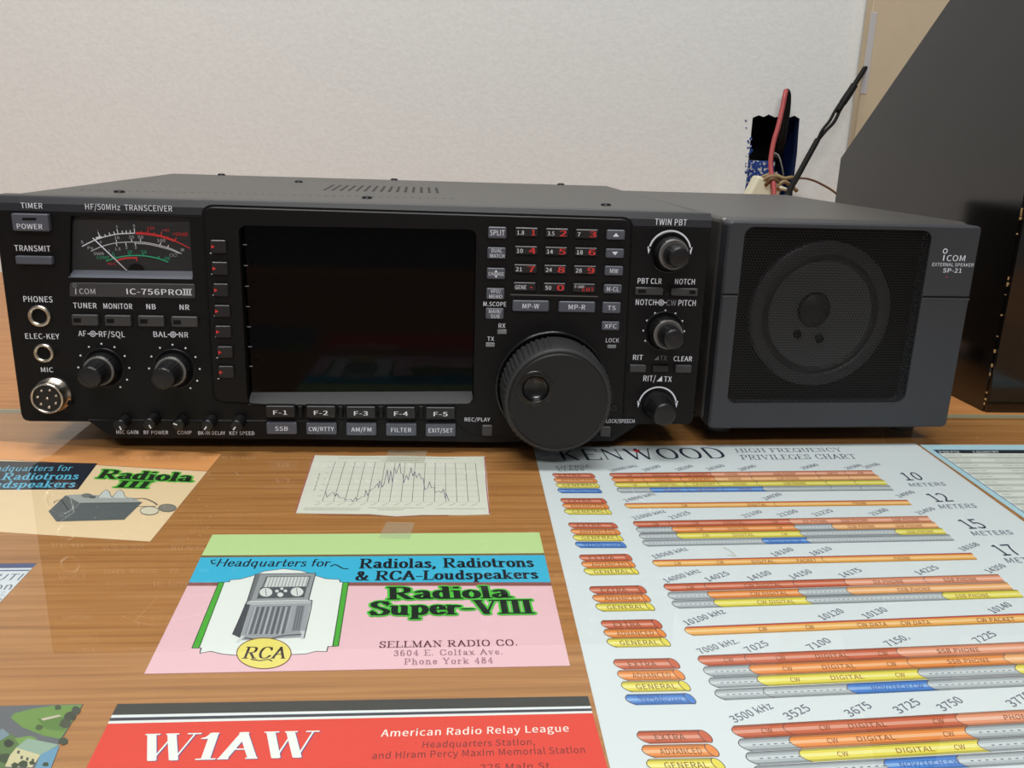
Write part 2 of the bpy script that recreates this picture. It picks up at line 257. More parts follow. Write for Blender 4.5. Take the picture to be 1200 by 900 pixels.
# skeleton strokes: '~' smooth, '_' serif stroke, '!' hairline; cap height 1, x-height .66
GL = {
'A': (1.0, ".5,1 .12,0;.46,1 .88,0;!.25,.35 .75,.35;_0,0 .25,0;_.72,0 1,0"),
'C': (.95, "~.85,.78 .72,.95 .5,1 .25,.9 .12,.5 .25,.1 .5,0 .75,.08 .88,.25;!.85,.98 .85,.68"),
'D': (1.0, ".2,0 .2,1;~.2,1 .5,1 .8,.85 .9,.5 .8,.15 .5,0 .2,0;_0,0 .2,0;_0,1 .2,1"),
'E': (.85, ".2,0 .2,1;!.2,1 .8,1 .8,.8;!.2,.52 .6,.52;!.2,0 .83,0 .83,.22;_0,0 .2,0;_0,1 .2,1"),
'F': (.8, ".2,0 .2,1;!.2,1 .78,1 .78,.8;!.2,.52 .6,.52;_0,0 .42,0;_0,1 .2,1"),
'G': (1.0, "~.85,.8 .7,.95 .5,1 .25,.9 .12,.5 .25,.1 .5,0 .72,.05 .85,.2;.85,0 .85,.42;_.65,.42 1,.42"),
'H': (1.05, ".2,0 .2,1;.85,0 .85,1;!.2,.5 .85,.5;_0,0 .4,0;_0,1 .4,1;_.65,0 1.05,0;_.65,1 1.05,1"),
'I': (.45, ".22,0 .22,1;_0,0 .45,0;_0,1 .45,1"),
'L': (.82, ".2,0 .2,1;!.2,0 .8,0 .8,.25;_0,0 .2,0;_0,1 .42,1"),
'M': (1.2, "!.2,0 .2,1;.2,1 .6,0;!.6,0 1.0,1;1.0,0 1.0,1;_0,0 .38,0;_0,1 .2,1;_.82,0 1.2,0;_1,1 1.2,1"),
'N': (1.05, "!.2,0 .2,1;.2,1 .85,0;!.85,0 .85,1;_0,0 .38,0;_0,1 .2,1;_.68,1 1.05,1"),
'O': (1.05, "~.52,1 .25,.9 .12,.5 .25,.1 .52,0 .8,.1 .93,.5 .8,.9 .52,1"),
'P': (.88, ".2,0 .2,1;~.2,1 .5,1 .75,.9 .75,.58 .5,.47 .2,.47;_0,0 .42,0;_0,1 .2,1"),
'Q': (1.05, "~.52,1 .25,.9 .12,.5 .25,.1 .52,0 .8,.1 .93,.5 .8,.9 .52,1;.55,.2 .95,-.15"),
'R': (1.0, ".2,0 .2,1;~.2,1 .5,1 .75,.92 .75,.6 .5,.5 .2,.5;.45,.5 .82,0;_0,0 .42,0;_0,1 .2,1;_.75,0 1,0"),
'S': (.8, "~.7,.8 .55,.97 .35,1 .15,.85 .2,.62 .55,.42 .7,.25 .6,.05 .38,0 .2,.05 .1,.22;!.1,.3 .1,0;!.7,.7 .7,1"),
'T': (.9, ".45,0 .45,1;!.05,.78 .05,1 .85,1 .85,.78;_.25,0 .65,0"),
'U': (1.0, "~.2,1 .2,.35 .3,.06 .5,0 .7,.06 .8,.35 .8,1;_0,1 .4,1;_.65,1 1,1"),
'V': (1.0, ".15,1 .5,0;!.5,0 .85,1;_0,1 .35,1;_.68,1 1,1"),
'W': (1.45, ".15,1 .45,0;!.45,0 .72,.9;.68,1 1.0,0;!1.0,0 1.3,1;_0,1 .36,1;_.55,1 .86,1;_1.12,1 1.45,1"),
'Y': (.95, ".12,1 .48,.45;!.48,.45 .82,1;.48,0 .48,.45;_0,1 .32,1;_.66,1 .95,1;_.28,0 .68,0"),
'K': (1.0, ".2,0 .2,1;!.2,.4 .75,1;.4,.6 .82,0;_0,0 .4,0;_0,1 .4,1;_.6,1 .95,1;_.68,0 1,0"),
'a': (.72, "~.15,.55 .3,.66 .45,.63 .52,.45 .52,.1 .6,.02 .7,.05;~.52,.38 .25,.33 .12,.17 .25,.02 .42,.05 .52,.2"),
'c': (.62, "~.52,.5 .38,.66 .2,.58 .12,.33 .22,.06 .38,0 .55,.12"),
'd': (.75, ".55,0 .55,1;~.55,.5 .38,.66 .2,.58 .12,.33 .22,.06 .38,0 .55,.15;_.38,1 .55,1;_.55,0 .75,0"),
'e': (.65, "!.14,.36 .54,.36;~.54,.36 .5,.58 .33,.66 .18,.58 .12,.33 .22,.06 .38,0 .56,.14"),
'f': (.48, "~.2,0 .2,.75 .28,.97 .45,.95;!.02,.62 .42,.62;_.02,0 .4,0"),
'g': (.7, "~.55,.5 .38,.66 .2,.58 .12,.33 .22,.06 .38,0 .55,.15;~.55,.62 .55,-.1 .4,-.28 .15,-.22"),
'h': (.8, ".18,0 .18,1;~.18,.45 .35,.64 .52,.62 .6,.4 .6,0;_0,0 .35,0;_0,1 .18,1;_.45,0 .78,0"),
'i': (.4, ".2,0 .2,.64;.2,.88 .2,.96;_0,0 .4,0;_.02,.64 .2,.64"),
'k': (.8, ".18,0 .18,1;!.18,.25 .6,.62;.3,.36 .64,0;_0,0 .35,0;_0,1 .18,1;_.5,0 .8,0;_.42,.64 .75,.64"),
'l': (.4, ".2,0 .2,1;_0,0 .4,0;_.02,1 .2,1"),
'm': (1.2, ".18,0 .18,.64;~.18,.45 .35,.64 .5,.6 .56,.4 .56,0;~.56,.45 .75,.64 .9,.6 .96,.4 .96,0;_0,0 .33,0;_.43,0 .7,0;_.84,0 1.15,0"),
'n': (.8, ".18,0 .18,.64;~.18,.45 .35,.64 .52,.62 .6,.4 .6,0;_0,0 .35,0;_0,.64 .18,.64;_.45,0 .78,0"),
'o': (.7, "~.35,.66 .18,.58 .1,.33 .18,.08 .35,0 .52,.08 .6,.33 .52,.58 .35,.66"),
'p': (.76, ".18,-.3 .18,.64;~.18,.5 .36,.66 .54,.58 .62,.33 .52,.06 .36,0 .18,.15;_0,-.3 .38,-.3;_0,.64 .18,.64"),
'q': (.76, ".55,-.3 .55,.64;~.55,.5 .38,.66 .2,.58 .12,.33 .22,.06 .38,0 .55,.15;_.38,-.3 .72,-.3"),
'r': (.6, ".18,0 .18,.64;~.18,.42 .32,.62 .5,.6;.5,.57 .5,.55;_0,0 .38,0;_0,.64 .18,.64"),
's': (.56, "~.44,.52 .34,.65 .18,.62 .14,.46 .38,.3 .46,.14 .34,.01 .2,.01 .1,.12"),
't': (.48, "~.2,.92 .2,.15 .28,.01 .44,.08;!.02,.62 .42,.62"),
'u': (.8, "~.18,.64 .18,.2 .28,.02 .46,.04 .58,.2;.58,0 .58,.64;_0,.64 .18,.64;_.42,.64 .58,.64;_.58,0 .76,0"),
'v': (.72, ".14,.64 .36,0;!.36,0 .58,.64;_0,.64 .28,.64;_.45,.64 .72,.64"),
'x': (.74, ".15,.64 .58,0;!.56,.64 .14,0;_0,.64 .28,.64;_.45,0 .74,0;_.44,.64 .7,.64;_0,0 .28,0"),
'y': (.72, ".14,.64 .36,.02;~.58,.64 .36,.02 .2,-.28 .06,-.25;_0,.64 .28,.64;_.45,.64 .72,.64"),
'0': (.75, "~.37,1 .18,.85 .12,.5 .18,.15 .37,0 .56,.15 .62,.5 .56,.85 .37,1"),
'1': (.6, "~.12,.8 .25,.86 .34,1;.32,0 .32,1;_.08,0 .56,0"),
'3': (.7, "~.12,.82 .3,1 .52,.92 .52,.65 .32,.54 .55,.45 .6,.2 .42,.01 .22,.03 .1,.2"),
'4': (.75, ".5,0 .5,1;!.5,1 .08,.3 .68,.3;_.32,0 .68,0"),
'6': (.72, "~.56,.9 .35,1 .18,.8 .12,.4 .2,.08 .37,0 .55,.1 .6,.3 .5,.52 .34,.56 .16,.42"),
'8': (.72, "~.36,.54 .18,.68 .2,.9 .36,1 .53,.9 .55,.68 .36,.54 .14,.4 .14,.12 .36,0 .58,.12 .58,.4 .36,.54"),
'-': (.5, ".1,.36 .4,.36"), '.': (.36, ".15,.03 .15,.12"), ',': (.36, ".15,.1 .17,.04 .1,-.15"),
'&': (1.0, "~.85,.5 .7,.15 .4,0 .15,.1 .15,.35 .4,.5 .52,.7 .45,.95 .28,.95 .22,.75 .4,.45 .65,.1 .95,0"), ' ': (.42, ""),
}
def hull(pts):
    pts = sorted(set((round(a, 5), round(b, 5)) for a, b in pts))
    if len(pts) < 3: return pts
    def half(ps):
        h = []
        for p in ps:
            while len(h) > 1 and (h[-1][0]-h[-2][0])*(p[1]-h[-2][1])-(h[-1][1]-h[-2][1])*(p[0]-h[-2][0]) <= 0: h.pop()
            h.append(p)
        return h
    a, b = half(pts), half(pts[::-1]); return a[:-1]+b[:-1]
def pen_unit(s, pw=.2, ph=.07, serif=True, grow=0.0, gap=.06, slant=0.0):
    V, F = [], []; x = 0.0
    def stamp(pts, a, b):
        pen = [(a/2*math.cos(t), b/2*math.sin(t)) for t in (np.arange(10)+.5)*math.pi/5]
        for (p, q) in zip(pts[:-1], pts[1:]):
            h = hull([(p[0]+u, p[1]+v) for u, v in pen]+[(q[0]+u, q[1]+v) for u, v in pen])
            if len(h) > 2:
                F.append(tuple(range(len(V), len(V)+len(h)))); V.extend([(u, v, len(F) % 28) for u, v in h])
    adv = []
    for ch in s:
        wd, st = GL[ch]
        for k in st.split(';'):
            if not k: continue
            fl = k[0] if k[0] in '~_!' else ''
            if fl == '_' and not serif: continue
            pts = [tuple(map(float, q.split(','))) for q in k.lstrip('~_!').split()]
            if fl == '~': pts = crom(pts, 4)
            pts = [(px+x, py) for px, py in pts]
            if fl in '_!' and fl: stamp(pts, ph+grow, ph+grow)
            else: stamp(pts, pw+grow, ph+grow)
        x += wd+gap
    V = np.array(V) if V else np.zeros((0, 3)); x -= gap
    if len(V):
        V[:, 0] += slant*V[:, 1]; V[:, 0] = V[:, 0]/x
    return V, F

# ------------------------------------------------------------------ mesh builder
class MB:
    def __init__(s): s.v = []; s.f = []; s.m = []; s.sm = []; s.mats = []
    def mi(s, m):
        if m not in s.mats: s.mats.append(m)
        return s.mats.index(m)
    def add(s, V, F, m, smooth=False):
        b = len(s.v); k = s.mi(m); s.v.extend([tuple(map(float, q)) for q in V])
        for f in F: s.f.append(tuple(i+b for i in f)); s.m.append(k); s.sm.append(smooth)
    def bm(s, bm, m, smooth=False):
        bm.verts.index_update(); s.add([v.co[:] for v in bm.verts], [[v.index for v in f.verts] for f in bm.faces], m, smooth); bm.free()
    def rbox(s, x0, x1, y0, y1, z0, z1, r, m, seg=2, mw=None):
        bm = bmesh.new(); bmesh.ops.create_cube(bm, size=1)
        for v in bm.verts: v.co = Vector((x0+(v.co.x+.5)*(x1-x0), y0+(v.co.y+.5)*(y1-y0), z0+(v.co.z+.5)*(z1-z0)))
        if r > 0: bmesh.ops.bevel(bm, geom=list(bm.edges), offset=r, segments=seg, affect='EDGES', profile=.5)
        if mw is not None: bm.transform(mw)
        s.bm(bm, m)
    def plate(s, poly, yb, yf, m, ch=0.0, holes=(), hole_m=None, axis='y'):
        """outline in (x,z) from back depth yb to front depth yf, with chamfered rim and through-holes"""
        A = lambda q, y: (q[0], y, q[1]) if axis == 'y' else ((q[0], q[1], y) if axis == 'z' else (y, q[0], q[1]))
        sg = 1 if yf < yb else -1
        n = len(poly); ins = inset(poly, ch) if ch else poly
        V = [A(q, yb) for q in poly]+[A(q, yf+sg*ch) for q in poly]+[A(q, yf) for q in ins]
        F = [(i, (i+1) % n, n+(i+1) % n, n+i) for i in range(n)]
        if ch: F += [(n+i, n+(i+1) % n, 2*n+(i+1) % n, 2*n+i) for i in range(n)]
        s.add(V, F, m)
        loops = [list(ins)]+[list(h) for h in holes]
        flat = [q for L in loops for q in L]
        if holes:
            T = tessellate_polygon([[Vector((q[0], q[1], 0)) for q in L] for L in loops])
            s.add([A(q, yf) for q in flat], [tuple(t) for t in T], m)
        else:
            s.add([A(q, yf) for q in ins], [tuple(range(n))], m)
            s.add([A(q, yb) for q in poly], [tuple(range(n))], m)
        for h in holes:
            k = len(h); s.add([A(q, yf) for q in h]+[A(q, yb) for q in h], [(i, (i+1) % k, k+(i+1) % k, k+i) for i in range(k)], hole_m or m)
    def lathe(s, cx, cz, prof, m, n=40, knurl=None, axis='y', cy=0.0, smooth=True, cap=True):
        """prof: list of (r, y); knurl(ri, theta) -> radius factor"""
        V, F = [], []; rings = []
        pr = []
        for i, p in enumerate(prof):
            pr.append((p, i))
            if 0 < i < len(prof)-1:
                a = np.subtract(p, prof[i-1]); b = np.subtract(prof[i+1], p)
                ca = a@b/(np.linalg.norm(a)*np.linalg.norm(b)+1e-9)
                if ca < .82: pr.append((p, -i))
        for k, ((r, y), i) in enumerate(pr):
            ring = []
            for j in range(n):
                t = 2*math.pi*j/n; rr = r*(knurl(abs(i), t) if knurl else 1)
                a, b = rr*math.cos(t), rr*math.sin(t)
                ring.append(len(V))
                V.append((cx+a, y, cz+b) if axis == 'y' else ((cx+a, cy+b, y) if axis == 'z' else (y, cx+a, cz+b)))
            rings.append(ring)
        for k in range(len(pr)-1):
            if pr[k+1][1] < 0: continue
            A, B = rings[k], rings[k+1]
            for j in range(n): F.append((A[j], A[(j+1) % n], B[(j+1) % n], B[j]))
        s.add(V, F, m, smooth)
        if cap and prof[-1][0] > .06: s.add([V[i] for i in rings[-1]], [tuple(range(n))], m)
    def tube(s, pts, r, m, n=8, smooth=True):
        pts = [np.array(p, float) for p in pts]; V, F = [], []
        rs = r if isinstance(r, (list, tuple)) else [r]*len(pts)
        up = np.array([.13, .97, .2])
        for i, p in enumerate(pts):
            t = pts[min(i+1, len(pts)-1)]-pts[max(i-1, 0)]; t /= np.linalg.norm(t)+1e-9
            a = np.cross(t, up); a /= np.linalg.norm(a)+1e-9; b = np.cross(t, a)
            for j in range(n): V.append(p+rs[i]*(a*math.cos(2*math.pi*j/n)+b*math.sin(2*math.pi*j/n)))
        for i in range(len(pts)-1):
            for j in range(n): F.append((i*n+j, i*n+(j+1) % n, (i+1)*n+(j+1) % n, (i+1)*n+j))
        F.append(tuple(range(n))); F.append(tuple(range((len(pts)-1)*n, len(pts)*n)))
        s.add(V, F, m, smooth)
    # ---- print on the radio's front (facing -Y)
    def ptext(s, txt, xl, xr, yc, h, y, m, bold=.018, yp=None):
        a, b = P(xl, yc, y), P(xr, yc, y); u = (b[0]-a[0]); sc = u/(xr-xl); hh = h*sc
        V, F = font_unit(txt, bold if h > 5.1 else min(bold, .005))
        cz = (a[1]+b[1])/2
        s.add([(a[0]+q[0]*u, y-.06-q[2]*.002, cz-hh/2+q[1]*hh) for q in V], F, m)
    def ppoly(s, pts, y, m):
        s.add([(P(*q, y)[0], y, P(*q, y)[1]) for q in pts], [tuple(range(len(pts)))], m)
    def pline(s, pts, wpx, y, m):
        q = [np.array(P(*p, y)) for p in pts]; wd = wpx*.41
        for k, (a, b) in enumerate(zip(q[:-1], q[1:])):
            t = (b-a)/(np.linalg.norm(b-a)+1e-9); nn = np.array([-t[1], t[0]])*wd/2; a2, b2 = a-t*wd*.2, b+t*wd*.2
            s.add([(p[0], y-.002*(k % 3), p[1]) for p in (a2-nn, b2-nn, b2+nn, a2+nn)], [(0, 1, 2, 3)], m)
    def build(s, name, parent=None, loc=None, recalc=True, mw=None):
        me = bpy.data.meshes.new(name)
        o0 = np.array(loc if loc is not None else (0, 0, 0), float)
        V = [((x-o0[0])*S, (y-o0[1])*S, (z-o0[2])*S) for x, y, z in s.v]
        me.from_pydata(V, [], s.f); 
        for m in s.mats: me.materials.append(m)
        me.polygons.foreach_set('material_index', s.m); me.polygons.foreach_set('use_smooth', s.sm); me.update()
        if recalc:
            bm = bmesh.new(); bm.from_mesh(me); bmesh.ops.remove_doubles(bm, verts=list(bm.verts), dist=1e-9); bmesh.ops.recalc_face_normals(bm, faces=list(bm.faces)); bm.to_mesh(me); bm.free()
        o = bpy.data.objects.new(name, me); COL.objects.link(o)
        if parent is not None:
            o.parent = parent; pl = world_of(parent)
            o.location = tuple((o0*S)-pl)
        else: o.location = tuple(o0*S)
        WL[o.name] = np.array(o0*S)
        return o
WL = {}
def world_of(o): return WL[o.name]
def empty(name, loc):
    o = bpy.data.objects.new(name, None); o.empty_display_size = .02; COL.objects.link(o); o.location = tuple(np.array(loc, float)*S); WL[o.name] = np.array(loc, float)*S
    return o
def tag(o, label, cat, group=None, kind=None):
    o['label'] = label; o['category'] = cat
    if group: o['group'] = group
    if kind: o['kind'] = kind
    return o
def inset(poly, d):
    n = len(poly); P_ = [np.array(q, float) for q in poly]; A = sum(P_[i][0]*P_[(i+1) % n][1]-P_[(i+1) % n][0]*P_[i][1] for i in range(n)); sg = 1 if A > 0 else -1
    out = []
    for i in range(n):
        a, b, c = P_[i-1], P_[i], P_[(i+1) % n]
        t1 = (b-a)/(np.linalg.norm(b-a)+1e-9); t2 = (c-b)/(np.linalg.norm(c-b)+1e-9)
        n1, n2 = sg*np.array([-t1[1], t1[0]]), sg*np.array([-t2[1], t2[0]])
        m = n1+n2; m = m/max(m@m, .5)*2
        out.append(tuple(b+m*d))
    return out
def rrect(x0, x1, z0, z1, r, n=4):
    out = []
    for cx, cz, a0 in ((x1-r, z0+r, -90), (x1-r, z1-r, 0), (x0+r, z1-r, 90), (x0+r, z0+r, 180)):
        for k in range(n+1):
            t = math.radians(a0+90*k/n); out.append((cx+r*math.cos(t), cz+r*math.sin(t)))
    return out
def rquad(pts, r, n=4):
    out = []; k = len(pts)
    for i in range(k):
        a, b, c = (np.array(pts[j % k], float) for j in (i-1, i, i+1))
        u = (a-b)/np.linalg.norm(a-b); v = (c-b)/np.linalg.norm(c-b)
        for j in range(n+1):
            t = j/n; q = (1-t)**2*(b+u*r)+2*t*(1-t)*b+t*t*(b+v*r); out.append(tuple(q))
    return out
def circ(cx, cz, r, n=40): return [(cx+r*math.cos(2*math.pi*i/n), cz+r*math.sin(2*math.pi*i/n)) for i in range(n)]

# levels
GLASS_TOP, GLASS_BOT, PAPER, DESK = -12.0, -14.7, -15.25, -15.5
GLASS_BACK = 58.0
WALL_Y = 560.0
D_RADIO, H_RADIO, W_RADIO = 263.5, 109.9, 340.0

# ================================================================== setting
def build_wall():
    mb = MB()
    h = [(882, 138), (889, 135), (895, 137), (901, 134), (908, 137.5), (916, 136), (924, 138), (931, 135.5), (937, 139), (935.5, 158), (934, 180), (931.5, 200), (929.5, 218),
         (928, 236), (900, 238), (871, 237), (873, 222), (875.5, 205), (876.5, 190), (878.5, 175), (880, 158)]
    hole = [P(*q, WALL_Y) for q in h]
    T = [(-1700, -785), (1900, -785), (1900, 1900), (-1700, 1900)]
    mb.plate(T, WALL_Y+12, WALL_Y, K_WALL, holes=[hole], hole_m=mat('painted_hole_edge', (34, 52, 96), .6))
    o = mb.build('wall_back', recalc=False); o['kind'] = 'structure'
    return hole
hole = build_wall()

def build_box():
    root = empty('electrical_box', (585, WALL_Y+45, 90))
    xs = [q[0] for q in hole]; zs = [q[1] for q in hole]
    x0, x1, z0, z1 = min(xs)-1.5, max(xs)+2, min(zs)-2, max(zs)+2
    mb = MB(); y0, y1 = WALL_Y+12.3, WALL_Y+58
    V = [(x0, y0, z0), (x1, y0, z0), (x1, y0, z1), (x0, y0, z1), (x0, y1, z0), (x1, y1, z0), (x1, y1, z1), (x0, y1, z1)]
    mb.add(V, [(0, 1, 5, 4)], K_BOX); mb.add(V, [(1, 2, 6, 5), (2, 3, 7, 6), (3, 0, 4, 7)], mat('blue_box_plastic', (24, 52, 112), .5)); mb.add(V, [(4, 5, 6, 7)], K_GROOVE)
    za = plane(880, 188, 1, WALL_Y+20)[2]; xa = plane(907, 188, 1, WALL_Y+20)[0]; mb.rbox(x0+.3, xa, WALL_Y+14, WALL_Y+34, z0+.3, za, 2, K_BOX, 2); mb.rbox(xa-8, xa+8, WALL_Y+20, WALL_Y+36, z0+.3, za-12, 2, K_BOX, 2)
    mb.build('box_shell', root, (585, WALL_Y+45, 90), recalc=False)
    # plaster and blue paint crumbs along the cut edge
    mb = MB()
    rnd = random.Random(3)
    for i in range(26):
        t = rnd.random(); a = hole[-1-int(t*5)]; 
        p = P(876+rnd.uniform(-2, 5), rnd.uniform(140, 212), WALL_Y-.5)
        r = rnd.uniform(.5, 1.5); mb.rbox(p[0]-r, p[0]+r, WALL_Y-.6, WALL_Y+1, p[1]-r, p[1]+r, .3, K_BOX, 1)
    mb.build('plaster_crumbs', root, (585, WALL_Y+45, 90))
    tag(root, 'blue plastic outlet box in the ragged wall hole, specked with white plaster', 'outlet box')
build_box()

def build_desk():
    root = empty('desk', (100, 0, -765)); at = (100, 0, DESK)
    mb = MB(); mb.rbox(-900, 1150, -620, WALL_Y-1, DESK-28, DESK, 2, K_WOOD, 2); mb.build('desk_top', root, at)
    for x in (-880, 1070):
        for y in (-600, WALL_Y-70):
            mb = MB(); mb.rbox(x, x+60, y, y+60, -765, DESK-28.2, 3, K_WOOD, 2); mb.build('leg', root, (x+30, y+30, -765))
    tag(root, 'orange-brown wooden desk carrying the radio, speaker and papers under glass', 'desk')
build_desk()
def build_floor():
    mb = MB(); mb.rbox(-1700, 1900, -2600, WALL_Y+12, -785, -765.2, 0, noise_mix('floor_covering', [(.3, (96, 90, 82)), (.7, (120, 112, 102))], (1, 1, 1), 60), 1)
    o = mb.build('floor', recalc=False); o['kind'] = 'structure'
build_floor()
def build_glass():
    mb = MB(); mb.rbox(-420, 760, -560, GLASS_BACK, GLASS_BOT, GLASS_TOP, .6, K_GLASS, 2); mb.rbox(-419, 759, GLASS_BACK-.7, GLASS_BACK-.1, GLASS_BOT+.3, GLASS_TOP-.3, 0, mat('green_glass_edge', (170, 176, 150), .4))
    o = mb.build('glass_sheet', None, (170, -250, GLASS_BOT)); tag(o, 'clear glass sheet lying over the cards and charts on the wooden desk', 'glass sheet')
build_glass()

# ================================================================== transceiver
RAD = empty('radio_transceiver', (170, 0, GLASS_TOP))
tag(RAD, 'wide black radio transceiver with needle meter, dark display and big tuning dial', 'radio')
RL = (170, 0, 55)
YC = -1.2                                                # front of the raised centre plate
def px_poly(pts, y): return [P(*q, y) for q in pts]

SCREEN = rquad(px_poly([(279, 264), (558.5, 269), (555, 473), (290, 475)], YC), 4)
METER = rquad(px_poly([(82.5, 252.5), (222, 255), (226, 326.5), (81.5, 324)], 0), 1.2)
def build_front():
    mb = MB()
    z1 = 103.0
    out = rquad([(0, z1), (0, 0), (W_RADIO, 0), (W_RADIO, z1)], 3)
    out = [(0, z1)]+[q for q in out if q[1] < 50]+[(W_RADIO, z1)]
    out = [(0, z1), (0, 4), (.6, 1.6), (1.6, .5), (4, 0), (336, 0), (338.6, .6), (339.5, 1.6), (340, 4), (340, z1)]
    mb.plate(out, 14, 0, K_PANEL, .5, holes=[SCREEN, METER], hole_m=K_GROOVE)
    pr = [(0.0, z1), (.4, 106.5), (2.2, H_RADIO-.6), (3.2, H_RADIO), (14, H_RADIO), (14, z1)]
    V = [(x, a, b) for x in (0, 340) for a, b in pr]; n = len(pr)
    mb.add(V, [(i, (i+1) % n, n+(i+1) % n, n+i) for i in range(n)]+[tuple(range(n)), tuple(range(n, 2*n))], K_FACET)
    # back of the recesses
    for L, y in ((SCREEN, 9), (METER, 10)):
        xs = [q[0] for q in L]; zs = [q[1] for q in L]
        mb.add([(min(xs)-1, y, min(zs)-1), (max(xs)+1, y, min(zs)-1), (max(xs)+1, y, max(zs)+1), (min(xs)-1, y, max(zs)+1)], [(0, 1, 2, 3)], K_GROOVE)
    T = lambda s, a, b, c, h=7, m=K_WHITE, bo=.02, y=0: mb.ptext(s, a, b, c, h, y-.05, m, bo)
    T('TIMER', 24.3, 49.7, 241, 6.6, y=-.1); T('HF/50MHz  TRANSCEIVER', 100, 201.7, 243.3, 6.8, bo=.005, y=-.1); T('TWIN PBT', 767.5, 805, 260.3, 7)
    T('TRANSMIT', 17, 59, 291, 7); T('PHONES', 27.5, 61.5, 350.6, 7.2); T('ELEC-KEY', 29.6, 69.6, 394, 6.6); T('MIC', 48, 62.3, 433.3, 6)
    T('TUNER', 85.8, 113.2, 358, 6.6); T('MONITOR', 121.3, 155, 358.8, 6.6); T('NB', 171.5, 182.5, 359.3, 6.4); T('NR', 210.5, 221.8, 360, 6.4)
    T('AF', 91.7, 101, 390.8, 6.8); T('RF/SQL', 116, 146.2, 391.6, 6.8); T('BAL', 179.8, 196, 391.8, 6.6); T('NR', 209.8, 220.5, 392.3, 6.6)
    for cx, cy in ((108.8, 391.2), (202.8, 392), (774.8, 354.6)):
        mb.pline([(cx-6, cy), (cx-3, cy)], 1.2, -.1, K_WHITE); mb.pline([(cx+3, cy), (cx+6, cy)], 1.2, -.1, K_WHITE)
        for r in (1.3, 3.2): mb.pline([(cx+r*math.cos(t), cy+r*math.sin(t)) for t in np.linspace(0, 6.283, 13)], .9, -.1, K_WHITE)
    T('NOTCH', 745, 769, 354.2, 6.6); T('CW', 781, 792.5, 354.9, 6.4, K_GPRINT); T('PITCH', 795, 815.3, 355, 6.6)
    T('PBT CLR', 747.3, 775.3, 329.3, 6.2); T('NOTCH', 791, 814.3, 330, 6.2)
    T('RIT', 741.9, 753.3, 418.8, 6); T('TX', 773.5, 781.4, 419.6, 5.6, K_GPRINT); T('CLEAR', 789.4, 811, 420.4, 5.8)
    mb.ppoly([(766.6, 422), (772, 422), (772, 416.8)], -.1, K_GPRINT)
    T('RIT/', 754, 768.4, 443.4, 6.6); T('TX', 778, 787.2, 444.2, 6.4); mb.ppoly([(769.5, 447), (776, 447), (776, 440.5)], -.1, K_WHITE)
    # dot scales round the dual knobs
    for cx, cy, r, rest in ((121.8, 430.8, 29.3, range(-135, 136, 30)), (204.5, 432, 29.6, range(-135, 136, 30)), (777.8, 387.7, 25.8, range(-135, 136, 30))):
        c = P(cx, cy, 0); sc = .411
        for a in (-120, -90, -60, -30, 0, 30, 60, 90, 120, 145):
            t = math.radians(90-a); mb.add([(x, -.12, z) for x, z in circ(c[0]+r*sc*math.cos(t), c[1]+r*sc*math.sin(t), .5, 8)], [tuple(range(8))], K_WHITE)
    for cx, cy, r in ((784.7, 295.5, 25.6), (770.3, 475.2, 24.4)):
        c = P(cx, cy, 0); rr = r*.411
        pts = [(c[0]+rr*math.cos(math.radians(a)), c[1]+rr*math.sin(math.radians(a))) for a in np.linspace(8, 172, 30)]
        for (a, b), (a2, b2) in zip(pts[:-1], pts[1:]):
            k0 = np.array((a, b))-c; k1 = np.array((a2, b2))-c
            mb.add([(c[0]+k0[0]*.96, -.1, c[1]+k0[1]*.96), (c[0]+k0[0]*1.04, -.1, c[1]+k0[1]*1.04), (c[0]+k1[0]*1.04, -.1, c[1]+k1[1]*1.04), (c[0]+k1[0]*.96, -.1, c[1]+k1[1]*.96)], [(0, 1, 2, 3)], K_WHITE)
        for sgn in (-1, 1):
            x = c[0]+sgn*rr; z = c[1]+rr*.12
            mb.add([(x-.9, -.1, z+1.2), (x+.9, -.1, z+1.4), (x+sgn*.2, -.1, z-2.4)], [(0, 1, 2)], K_WHITE)
    return mb.build('front_panel', RAD, RL)
build_front()

def build_skirt():
    mb = MB(); L = px_poly([(103, 493.5), (131, 513.8), (330, 515.2), (570, 519), (718, 517.2), (747, 499), (730, 492), (300, 488.5)], -.9)
    L = [L[0], L[1], L[2], L[3], L[4], L[5], (L[5][0], 1.5), (L[0][0], 1.5)]
    mb.plate(L, 12, -.8, K_PANEL, .5)
    T = lambda s, a, b, c, h=4.6: mb.ptext(s, a, b, c, h, -.85, K_WHITE, .02)
    T('MIC GAIN', 136.4, 162, 506.4); T('RF POWER', 168.6, 197, 506.8); T('COMP', 208, 224.4, 506.9); T('BK-IN DELAY', 232.4, 264, 507.4); T('KEY SPEED', 269, 298, 507.6)
    mb.build('lower_skirt', RAD, RL)
build_skirt()

